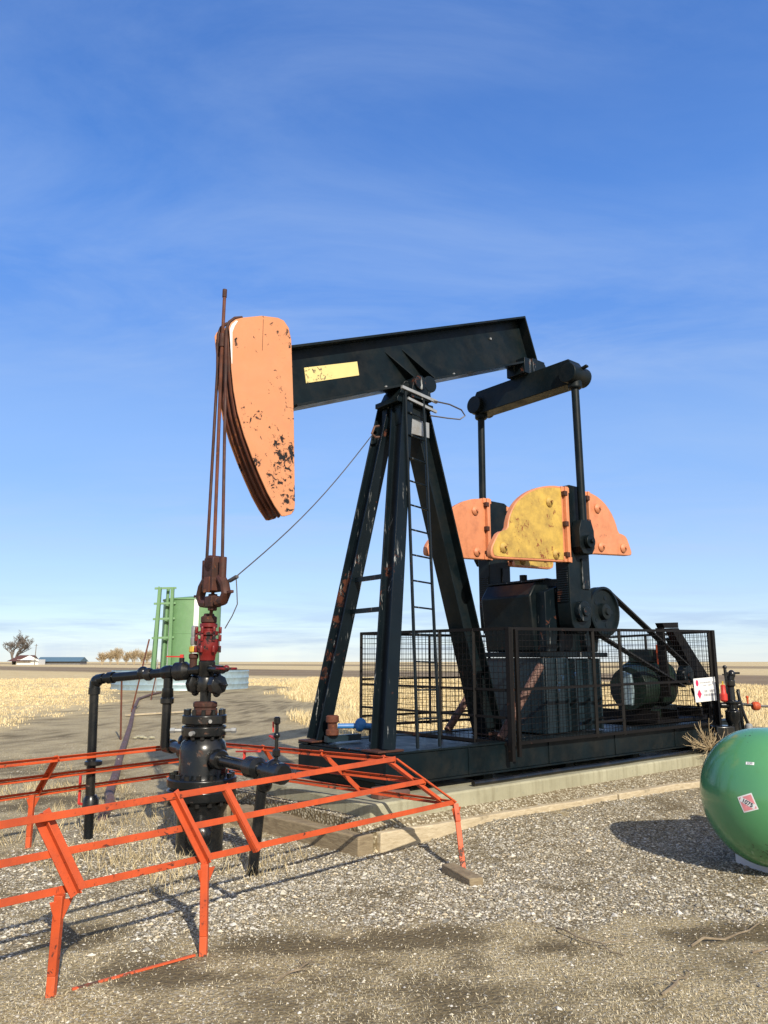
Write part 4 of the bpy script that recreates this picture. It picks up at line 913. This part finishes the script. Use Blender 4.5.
# placard and small plate projected on the end cap surface
def on_cap(dirp, lift):
    d_ = V(dirp).normalized()   # direction from the cap centre
    c = PO + PA * .44; lx = d_.dot(PA); r2 = 1 / math.sqrt((lx / .44) ** 2 + (1 - lx * lx) / PR ** 2)
    return c + d_ * (r2 + lift)
def decal(name, mat, cen, u_, v_, poly, lift):
    """curved patch following the end cap: four corners given in metres on the tangent plane at cen"""
    m = MB(); c = PO + PA * .44; n_ = 10; (a, b, d, e) = [V(p).to_2d() for p in poly]; vs = []
    for j in range(n_ + 1):
        for i in range(n_ + 1):
            q = a.lerp(b, i / n_).lerp(e.lerp(d, i / n_), j / n_); vs.append(on_cap((cen + u_ * q.x + v_ * q.y) - c, lift))
    m.add(vs, [(j * (n_ + 1) + i, j * (n_ + 1) + i + 1, (j + 1) * (n_ + 1) + i + 1, (j + 1) * (n_ + 1) + i) for j in range(n_) for i in range(n_)])
    return m.build(name, mat, PT, smooth=0)
camp = V((0, 0, 1.6))
def hit_cap(px, py):
    """where a line of sight from the viewer meets the tank end (only used to find the placard's true place on the steel)"""
    p = math.atan(149.5 / 765); x_ = (px - 384) / 765; u_ = (512 - py) / 765
    r = V((x_, math.cos(p) - u_ * math.sin(p), math.sin(p) + u_ * math.cos(p))); c = PO + PA * .44
    for k in range(3000):
        q = camp + r * (4.6 + k * .0007); d_ = q - c; lx = d_.dot(PA)
        if lx > 0: e = (d_ - PA * lx).length / PR
        else: e = math.sqrt((lx / .44) ** 2 + ((d_ - PA * lx).length / PR) ** 2)
        if e < 1: return q
    return None
pc = hit_cap(747.5, 803) or on_cap((-.5, -.8, 0), 0); nrm = (pc - (PO + PA * .44)).normalized()
u_ = UP.cross(nrm).normalized(); v_ = nrm.cross(u_).normalized()
a_ = R(21); U2 = u_ * math.cos(a_) + v_ * math.sin(a_); V2 = v_ * math.cos(a_) - u_ * math.sin(a_)
tr = R(-24); tu = u_ * math.cos(tr) + v_ * math.sin(tr); tv = v_ * math.cos(tr) - u_ * math.sin(tr)
decal('placard', 'white', pc, U2, V2, [(-.058, -.058), (.058, -.058), (.058, .058), (-.058, .058)], .0010)
decal('placard_field', 'placard_red', pc, U2, V2, [(-.049, -.049), (.049, -.049), (.049, .049), (-.049, .049)], .0016)
decal('placard_band', 'white', pc, tu, tv, [(-.056, -.017), (.056, -.017), (.056, .019), (-.056, .019)], .0022)
def text_on(s_txt, size, cen, uu, vv, mat, name, lift):
    cu = bpy.data.curves.new(name, 'FONT'); cu.body = s_txt; cu.size = size; cu.align_x = 'CENTER'; cu.align_y = 'CENTER'; cu.extrude = .0004; cu.offset = .0012
    tmp = bpy.data.objects.new('tmp_text', cu); COL.objects.link(tmp); dg = bpy.context.evaluated_depsgraph_get(); me = bpy.data.meshes.new_from_object(tmp.evaluated_get(dg))
    COL.objects.unlink(tmp); bpy.data.objects.remove(tmp)
    c = PO + PA * .44; base = cen
    for v in me.vertices: 
        p = base + uu * v.co.x + vv * v.co.y; v.co = on_cap(p - c, lift + v.co.z)
    me.materials.clear(); me.materials.append(M[mat]); o = bpy.data.objects.new(name, me); COL.objects.link(o); 
    for v in me.vertices: v.co = v.co - base
    place(o, base, PT); return o
text_on('1075', .041, pc, tu, tv, 'ink', 'placard_number', .0028)
pk = hit_cap(750, 763.5) or pc; nrm = (pk - (PO + PA * .44)).normalized(); uk = UP.cross(nrm).normalized(); vk = nrm.cross(uk).normalized()
decal('number_plate', 'white', pk, uk, vk, [(-.030, -.009), (.030, -.013), (.030, .009), (-.030, .013)], .0016)
text_on('K30', .022, pk, uk, vk, 'ink_grey', 'plate_lettering', .0024)
s = MB(); s.lathe([(.11, 0), (.11, .10), (.09, .13), (.02, .15)], PO + PA * 1.45 + UP * (PR - .01), UP, 20); s.build('valve_dome', 'propane', PT)

# ================================================================== SECOND VALVE STAND (right of the cage)
VS = thing('valve_stand', (4.86, 11, 0), 'black valve tree with red relief valve behind the green propane tank', 'valve')
o = V((4.86, 11, 0)); s = MB(); s.lathe([(.10, 0), (.10, .45), (.14, .47), (.14, .55), (.09, .57), (.075, .75), (.10, .80), (.10, .92), (.07, .95), (.07, 1.02), (.11, 1.03), (.11, 1.06), (.055, 1.07), (.045, 1.25), (.065, 1.27), (.065, 1.34), (.03, 1.36)], o, UP, 18); s.build('stem', 'black_gloss', VS, .004)
s = MB(); s.box(o + V((-.18, -.02, .58)), (.26, .26, .30)); s.lathe([(.07, 0), (.07, .16)], o + V((-.34, -.05, .60)), V((1, 0, 0)), 14); s.build('housing', 'black_gloss', VS, .02)
s = MB(); s.cyl(o + V((-.04, 0, 1.02)), o + V((-.06, 0, 1.50)), .022, seg=8); s.ball(o + V((-.06, 0, 1.52)), .03, 10, 7); s.bar(o + V((-.10, 0, 1.42)), o + V((.02, 0, 1.42)), .02, .02); s.tube([o + V((.0, 0, 1.30)), o + V((.02, 0, 1.40))], .05, 10)
s.ball(o + V((.03, 0, 1.42)), .05, 14, 9, (1, 1, 1.3)); s.bar(o + V((-.04, 0, 1.44)), o + V((.14, 0, 1.44)), .035, .03)
s.cyl(o + V((.10, 0, 1.22)), o + V((.12, -.02, .65)), .022, seg=8); s.tube([o + V((.09, 0, 1.2)), o + V((.14, -.02, .9)), o + V((.26, -.05, .5)), o + V((.30, -.05, .35))], .022, 8); s.tube([o + V((.08, 0, 1.02)), o + V((.30, 0, 1.0))], .02, 8)
s.cyl(o + V((-.16, 0, 1.0)), o + V((.1, 0, 1.0)), .04, seg=12); s.build('valve_tree', 'black_gloss', VS, .002)
s = MB(); s.lathe([(.03, 0), (.05, .02), (.05, .10), (.035, .12), (.03, .22), (.02, .23)], o + V((-.12, -.03, 1.05)), UP, 12); s.build('relief_valve', 'red', VS)
s = MB(); s.cyl(o + V((-.12, -.03, 1.28)), o + V((-.12, -.03, 1.33)), .012, seg=8); s.build('brass_tip', 'brass', VS)
s = MB(); s.lathe([(.045, 0), (.06, .02), (.06, .08), (.045, .10)], o + V((.28, 0, .99)), V((1, 0, 0)), 12); s.cyl(o + V((.22, 0, 1.0)), o + V((.22, 0, 1.10)), .014, seg=8); s.ball(o + V((.22, 0, 1.11)), .022, 8, 6); s.build('stop_valve', 'guard', VS)
s = MB(); s.tube([o + V((.38, 0, .99)), o + V((.52, 0, .985)), o + V((.60, 0, .94)), o + V((.66, 0, .82)), o + V((.68, 0, .3)), o + V((.68, 0, .0))], .018, 8); s.build('hose', 'cable', VS)
s = MB(); s.lathe([(.05, 0), (.05, .14), (.03, .16)], o + V((.17, -.08, .60)), UP, 12); s.build('grey_filter', 'grey_steel', VS)

# tumbleweed
s = MB(); r = random.Random(3); tc = A(6.98, 1.02, .52)
for k in range(60):
    a = r.uniform(0, 6.28); e = r.uniform(-.4, 1.2); d0 = V((math.cos(a) * math.cos(e), math.sin(a) * math.cos(e), math.sin(e))); p = tc + V((0, 0, -.08)); pts = [p.copy()]
    L = r.uniform(.2, .42)
    for j in range(5): 
        d0 = (d0 + V((r.uniform(-.4, .4), r.uniform(-.4, .4), r.uniform(-.3, .4)))).normalized(); p = p + d0 * L / 5; pts.append(p.copy())
    s.tube(pts, .006, 4, .0025)
    for j in (2, 3, 4):
        q = pts[j]; d1 = (d0 + V((r.uniform(-1, 1), r.uniform(-1, 1), r.uniform(-1, 1)))).normalized(); s.tube([q, q + d1 * .06, q + d1 * .09 + V((0, 0, .02))], .003, 3, .0015)
tag(s.build('tumbleweed', 'dry_stem'), 'dry pale tumbleweed caught on the slab under the white sign', 'tumbleweed')

# ================================================================== BACKGROUND
# rusty ground line, marker rods, board, rag
s = MB(); pts = [(-3.05, 9.0), (-3.28, 9.6), (-3.75, 11.2), (-4.4, 13.3), (-5.2, 16.0), (-6.4, 20.0), (-8.4, 26.5), (-10.3, 33), (-11.2, 38), (-11.6, 42.5)]
s.tube([V((-2.86, 8.2, -.06)), V((-2.92, 8.4, .02))] + [V((x_, y_, .055)) for x_, y_ in pts], .055, 10); tag(s.build('rusty_pipe', 'rust_pale'), 'long rusty pipe lying on the dirt towards the green storage tank', 'pipe')
for (p0, p1), lb in zip((((-5.46, 16.5, -.2), (-5.53, 16.5, 1.28)), ((-8.2, 25.5, -.2), (-7.72, 25.5, 2.32)), ((-9.9, 33.3, -.2), (-9.65, 33.3, 1.35)), ((-11.65, 40, -.2), (-11.62, 40, 1.7))),
                        ('straight rusty marker rod nearest to the flow pipe', 'tallest leaning rusty marker rod by the ground line', 'short leaning rusty marker rod in front of the steel ring', 'thin grey rod just in front of the green tank')):
    rr = .02 if p0[1] < 20 else .025
    m = MB().cyl(p0, p1, rr, seg=8); tag(m.build('marker_rod', 'rust' if p0[1] < 39 else 'grey_steel'), lb, 'rod', 'rusty rods along the ground line')
m = MB().bar(V((-7.6, 23.3, .05)), V((-6.1, 25.2, .05)), .16, .05); tag(m.build('wood_board', 'timber'), 'pale board lying on the dirt beside the rusty pipe', 'board')
s = MB(); r = random.Random(8)
for k in range(7): s.ball(V((-5.05 + r.uniform(-.22, .22), 16.6 + r.uniform(-.15, .15), .05)), r.uniform(.03, .06), 7, 5, (1.4, 1, .6))
tag(s.build('rock_pile', 'concrete', smooth=0), 'small heap of pale broken rocks beside the rusty pipe', 'rocks')
# storage tank and ring
TC = V((-11.75, 47.2, 0)); TR = 1.72
ST = thing('storage_tank', TC, 'tall bright green storage tank standing inside the steel ring', 'tank')
MB().lathe([(TR, 0), (TR, 5.27), (TR * .96, 5.33), (.2, 5.52)], TC, UP, 64).build('shell', 'green_tank', ST)
s = MB()
for z_ in (5.27,): s.lathe([(TR + .04, z_ - .06), (TR + .06, z_ - .05), (TR + .06, z_ + .02), (TR, z_ + .03)], TC, UP, 64)
s.build('rim', 'green_tank', ST)
s = MB()
for k in range(8): a = 2 * math.pi * k / 8 + .35; s.box(TC + V((math.cos(a) * (TR + .002), math.sin(a) * (TR + .002), 2.6)), (.012, .04, 5.15), (V((math.cos(a), math.sin(a), 0)), V((-math.sin(a), math.cos(a), 0)), UP))
for z_ in (1.5, 3.2): s.lathe([(TR, z_), (TR + .012, z_ + .01), (TR + .012, z_ + .05), (TR, z_ + .06)], TC, UP, 64)
s.build('seam', 'green_tank', ST, smooth=0)
vdir = V((.242, -1, 0)).normalized(); side = V((-1, -.24, 0)).normalized()
s = MB()
for a in (8, ):
    q = Matrix.Rotation(R(a), 3, 'Z') @ vdir; s.box(TC + q * (TR + .02) + UP * 2.7, (.28, .05, 5.4), (UP.cross(q).normalized(), q, UP))
s.build('sight_board', 'white', ST)
q = Matrix.Rotation(R(-44), 3, 'Z') @ vdir; s = MB(); s.cyl(TC + q * (TR + .1), TC + q * (TR + .1) + UP * 5.45, .045, seg=8); s.build('level_pipe', 'white', ST)
s = MB(); b0 = TC + side * (TR - .25) + vdir * 1.0
for du, dvv in ((-.15, 0), (.45, .0)): s.cyl(b0 + side * (du + .25) , b0 + side * (du * .8 + .1) + UP * 5.95, .10, seg=10)
for du in (-.35, .55): s.bar(b0 + side * du + vdir * .5 , b0 + side * du * .8 + vdir * .5 + UP * 5.9, .22, .18)
for z_ in (3.0, 4.1, 5.0, 5.9): s.bar(b0 - side * .5 + vdir * .45 + UP * z_, b0 + side * .75 + vdir * .45 + UP * (z_ - .06), .12, .12); s.bar(b0 + side * .5 + UP * z_, b0 + side * .5 + vdir * .6 + UP * z_, .1, .1)
s.build('ladder_frame', 'green_tank', ST)
CR = MB(); RC = V((-12.4, 47.9, 0)); RR = 4.05; n_ = 96; vs = []; fs = []
ZP = [-.05, .02, .22, .30, .38, .58, .66, .74, .94, 1.02, 1.08]
for rad in (RR, RR - .03):
    for j, z_ in enumerate(ZP):
        for i in range(n_):
            a = 2 * math.pi * i / n_; rr = rad + (.03 if j % 3 == 0 else 0); vs.append(RC + V((rr * math.cos(a), rr * math.sin(a), z_)))
K = len(ZP)
for j in range(K - 1):
    for i in range(n_):
        k = (i + 1) % n_; fs.append((j * n_ + i, j * n_ + k, (j + 1) * n_ + k, (j + 1) * n_ + i)); o_ = K * n_; fs.append((o_ + j * n_ + i, o_ + (j + 1) * n_ + i, o_ + (j + 1) * n_ + k, o_ + j * n_ + k))
for i in range(n_): k = (i + 1) % n_; fs.append(((K - 1) * n_ + i, (K - 1) * n_ + k, (2 * K - 1) * n_ + k, (2 * K - 1) * n_ + i))
CR.add(vs, fs); tag(CR.build('containment_ring', 'galv'), 'low galvanised steel ring wall round the green storage tank', 'tank ring')

def bare_tree(root, base, h, spread, seed, rtrunk, levels=5, multi=1, tmin=.07, mat='bark'):
    r = random.Random(seed); tr = MB(); cr = MB()
    def grow(p, d_, L, rad, lev):
        n_ = 3; pts = [p.copy()]
        for k in range(n_):
            d_ = (d_ + V((r.uniform(-.18, .18), r.uniform(-.18, .18), r.uniform(-.05, .16)))).normalized(); p = p + d_ * (L / n_); pts.append(p.copy())
        rad = max(rad, tmin)
        (tr if lev < 2 else cr).tube(pts, rad, 5 if lev < 2 else 3, rad * .62)
        if lev >= levels: return
        for k in range(r.choice((3, 4)) if lev < 3 else 4):
            a = r.uniform(0, 6.28); dd = (d_ * r.uniform(.5, 1.0) + V((math.cos(a), math.sin(a), r.uniform(-.05, .55))) * spread).normalized()
            grow(pts[r.choice((1, 2, 3, 3))].copy(), dd, L * r.uniform(.58, .82), rad * .55, lev + 1)
    for k in range(multi):
        grow(V(base) + V((r.uniform(-.4, .4) * (multi > 1), r.uniform(-.3, .3), -.2)), V((r.uniform(-.3, .3) * (multi > 1), 0, 1)).normalized(), h * .36, rtrunk, 0)
    tr.build('trunk', mat, root); cr.build('crown', mat, root)
BT = thing('bare_tree', (-190, 400, 0), 'large bare leafless tree on the horizon beside the far farmhouse', 'tree')
bare_tree(BT, (-190, 400, 0), 18.5, .8, 5, .75, 5, 2)
def yard(px, Y): return (px - 384) / 765 * Y * .981
bspots = [(102, 640), (110, 660), (118, 640), (126, 665), (134, 650), (141, 640), (147, 655)]
blab = ['leftmost of the bare bushes on the horizon beside the far barn', 'second bare bush from the left on the horizon', 'third bare bush from the left on the horizon', 'middle taller bare bush on the horizon',
        'bare bush third from the right on the horizon', 'bare bush second from the right by the tall rod', 'rightmost bare bush on the horizon near the green tank']
for k, (px_, Y_) in enumerate(bspots):
    Yb = 420 + (Y_ - 640); xb = yard(px_, Yb); B_ = thing('bare_bush', (xb, Yb, 0), blab[k], 'bush', 'bare bushes on the horizon')
    bare_tree(B_, (xb, Yb, 0), 7.5 + (k * 37 % 5) * .45, .5, 20 + k, .08, 4, 9, .045, 'dry_stem')
FH = thing('farmhouse', (yard(29, 400), 400, 0), 'small far farmhouse with red brown roof and white gable end', 'house')
hx = yard(29, 400)
MB().box((hx + 1, 400, 1.3), (11, 8, 2.7)).build('wall', 'white', FH)
s = MB(); s.prism([V((hx - 8.5, 395, 1.9)), V((hx - 4, 400, 4.7)), V((hx - 8.5, 405, 1.9))], V((.3, 0, 0))); s.add([V((hx - 9, 394.5, 1.7)), V((hx + 3, 394.5, 1.7)), V((hx + 3, 400, 4.8)), V((hx - 5, 400, 4.8)), V((hx - 9, 405.5, 1.7)), V((hx + 3, 405.5, 1.7))], [(0, 1, 2, 3), (3, 2, 5, 4), (0, 3, 4)])
s.build('roof', 'roof_brown', FH)
MB().prism([V((hx - 2.2, 394.2, 2.3)), V((hx + 7.5, 394.2, 2.3)), V((hx + 2.6, 394.2, 4.6))], V((0, .4, 0))).build('gable', 'white', FH)
M['barn_wall'] = paint('grey_barn_siding', (.16, .16, .17), .8)
BN = thing('barn', (yard(60, 410), 410, 0), 'long low far barn with slate blue roof', 'barn'); bx0, bx1 = yard(39, 410), yard(82, 410)
MB().box(((bx0 + bx1) / 2, 412, 1.0), (bx1 - bx0, 9, 2.2)).build('wall', 'barn_wall', BN)
s = MB(); s.prism([V((bx0 - .4, 406, 1.6)), V((bx0 - .4, 412, 3.9)), V((bx0 - .4, 418, 1.6))], V((bx1 - bx0 + .8, 0, 0))); s.build('roof', 'roof_blue', BN)
UPo = MB().cyl((yard(34.5, 380), 380, 0), (yard(34.8, 380), 380, 10), .22, .16, 8); UPo.bar(V((yard(34.8, 380) - .9, 380, 9.3)), V((yard(34.8, 380) + .9, 380, 9.3)), .12, .14)
tag(UPo.build('utility_pole', 'bark'), 'thin utility pole standing by the far farmhouse', 'pole')

# dead twigs in the foreground
def twig(p, ang, L, seed, label, kinks=6):
    r = random.Random(seed); s = MB(); q = V(p); pts = [q.copy()]; a = ang
    for k in range(kinks):
        a += r.uniform(-.5, .5); q = q + V((math.cos(a), math.sin(a), 0)) * (L / kinks); q.z = .012 + r.uniform(0, .02); pts.append(q.copy())
    s.tube(pts, .007, 5, .003)
    for j in (2, 4):
        b = a + r.choice((-1, 1)) * r.uniform(.5, 1.1); s.tube([pts[j], pts[j] + V((math.cos(b), math.sin(b), .12)) * L * .16, pts[j] + V((math.cos(b + .2), math.sin(b + .2), .05)) * L * .3], .004, 4, .002)
    tag(s.build('twig', 'twig'), label, 'twig', 'dead twigs on the gravel')
twig((1.05, 5.05, .01), -.9, .55, 1, 'kinked dark twig at the front edge of the gravel')
twig((1.75, 4.75, .01), .15, .75, 2, 'long pale twig on the dirt near the right edge')
twig((2.05, 4.65, .01), .5, .6, 3, 'branched twig on the dirt below the propane tank')
twig((-.55, 4.25, .01), 1.4, .35, 4, 'small bent twig in the dirt at bottom centre')
twig((1.35, 4.1, .01), .4, .4, 5, 'short twig in the dry litter at bottom right')

# ================================================================== LIGHT, SKY, CAMERA
SD = V((.56, -1.55, 1.0)).normalized(); EL = math.asin(SD.z); AZ = math.atan2(SD.x, SD.y)     # azimuth from +Y towards +X
sun = bpy.data.lights.new('sun', 'SUN'); sun.energy = 3.9; sun.angle = R(.53); sun.color = (1.0, .925, .79)
so = bpy.data.objects.new('sun', sun); COL.objects.link(so); so.rotation_euler = (-SD).to_track_quat('-Z', 'Y').to_euler(); so.location = (5, -10, 12)
w = bpy.data.worlds.new('World'); scene.world = w; w.use_nodes = True; nt = w.node_tree; bg = nt.nodes['Background']
sky = nd(nt, 'ShaderNodeTexSky', sky_type='NISHITA'); sky.sun_disc = False; sky.sun_elevation = EL; sky.sun_rotation = AZ; sky.air_density = 1.0; sky.dust_density = .3; sky.ozone_density = 2.0; sky.altitude = 600
hs = nd(nt, 'ShaderNodeHueSaturation'); hs.inputs['Saturation'].default_value = 1.42; hs.inputs['Hue'].default_value = .510; hs.inputs['Value'].default_value = 1.12; nt.links.new(sky.outputs[0], hs.inputs['Color'])
tc = nd(nt, 'ShaderNodeTexCoord'); sx = nd(nt, 'ShaderNodeSeparateXYZ'); nt.links.new(tc.outputs['Generated'], sx.inputs[0])
# thin cirrus veil, projected on a high flat layer
gr_ = nd(nt, 'ShaderNodeValToRGB'); el_ = gr_.color_ramp.elements; gr_.color_ramp.interpolation = 'EASE'; KS = 1 / (.14 * 1.366)
stops = [(0.0, (.58, .68, .85)), (.10, (.45, .61, .90)), (.24, (.33, .52, .90)), (.46, (.16, .345, .83)), (.70, (.068, .205, .62)), (1.0, (.035, .13, .46))]
for k, (p_, c_) in enumerate(stops):
    e_ = el_[k] if k < 2 else el_.new(p_)
    e_.position = p_; e_.color = tuple(v * KS for v in c_) + (1,)
nt.links.new(sx.outputs['Z'], gr_.inputs[0])
base_sky = mix(nt, .78, hs.outputs[0], gr_.outputs[0])
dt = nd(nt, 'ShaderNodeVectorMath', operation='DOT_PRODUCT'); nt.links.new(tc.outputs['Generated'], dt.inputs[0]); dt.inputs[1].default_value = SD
fill_glow = math_n(nt, 'POWER', math_n(nt, 'MAXIMUM', dt.outputs['Value'], 0.0), 2.2)
base_sky = mix(nt, math_n(nt, 'MULTIPLY', fill_glow, .9), base_sky, (5.0, 4.5, 3.5))  # warm glow round the sun, added behind the camera to fill shadows
zc = math_n(nt, 'MAXIMUM', sx.outputs['Z'], .02); zz_ = math_n(nt, 'ADD', zc, .12)
cx_ = nd(nt, 'ShaderNodeCombineXYZ'); nt.links.new(math_n(nt, 'DIVIDE', sx.outputs['X'], zz_), cx_.inputs[0]); nt.links.new(math_n(nt, 'DIVIDE', sx.outputs['Y'], zz_), cx_.inputs[1])
mp = nd(nt, 'ShaderNodeMapping'); mp.inputs['Scale'].default_value = (.75, 1.7, 1); mp.inputs['Rotation'].default_value = (0, 0, R(-52)); nt.links.new(cx_.outputs[0], mp.inputs[0])
ci = ramp(nt, noise(nt, mp.outputs[0], 1.7, 12, .64, .5), .36, .78); ci2 = ramp(nt, noise(nt, mp.outputs[0], .45, 4, .5), .34, .64)
cir = math_n(nt, 'MULTIPLY', math_n(nt, 'MULTIPLY', ci, ci2), .62)
col = mix(nt, cir, base_sky, (2.6, 3.35, 4.7))
# low band of flat clouds at the horizon
mp2 = nd(nt, 'ShaderNodeMapping'); mp2.inputs['Scale'].default_value = (2.2, 2.2, 26); nt.links.new(tc.outputs['Generated'], mp2.inputs[0])
band = math_n(nt, 'MULTIPLY', ramp(nt, noise(nt, mp2.outputs[0], 2.2, 7, .6, .3), .44, .62), math_n(nt, 'MULTIPLY', ramp(nt, sx.outputs['Z'], .0, .02), ramp(nt, sx.outputs['Z'], .045, .085, (1, 1, 1, 1), (0, 0, 0, 1))))
col = mix(nt, math_n(nt, 'MULTIPLY', band, .38), col, (1.75, 2.45, 3.9))
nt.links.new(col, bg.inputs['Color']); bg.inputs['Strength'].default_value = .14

cam = bpy.data.cameras.new('camera'); co = bpy.data.objects.new('camera', cam); COL.objects.link(co); scene.camera = co
cam.sensor_fit = 'VERTICAL'; cam.sensor_height = 36.0; cam.lens = 765 / 1024 * 36; cam.clip_start = .05; cam.clip_end = 12000
co.location = (0, 0, 1.6); co.rotation_euler = (math.pi / 2 + math.atan(149.5 / 765), 0, 0)
vs_ = scene.view_settings; vs_.view_transform = 'Standard'; vs_.look = 'None'; vs_.gamma = 1.0; vs_.exposure = 0.47; vs_.use_curve_mapping = False
scene.render.resolution_x = 768; scene.render.resolution_y = 1024
scene.cycles.max_bounces = 5
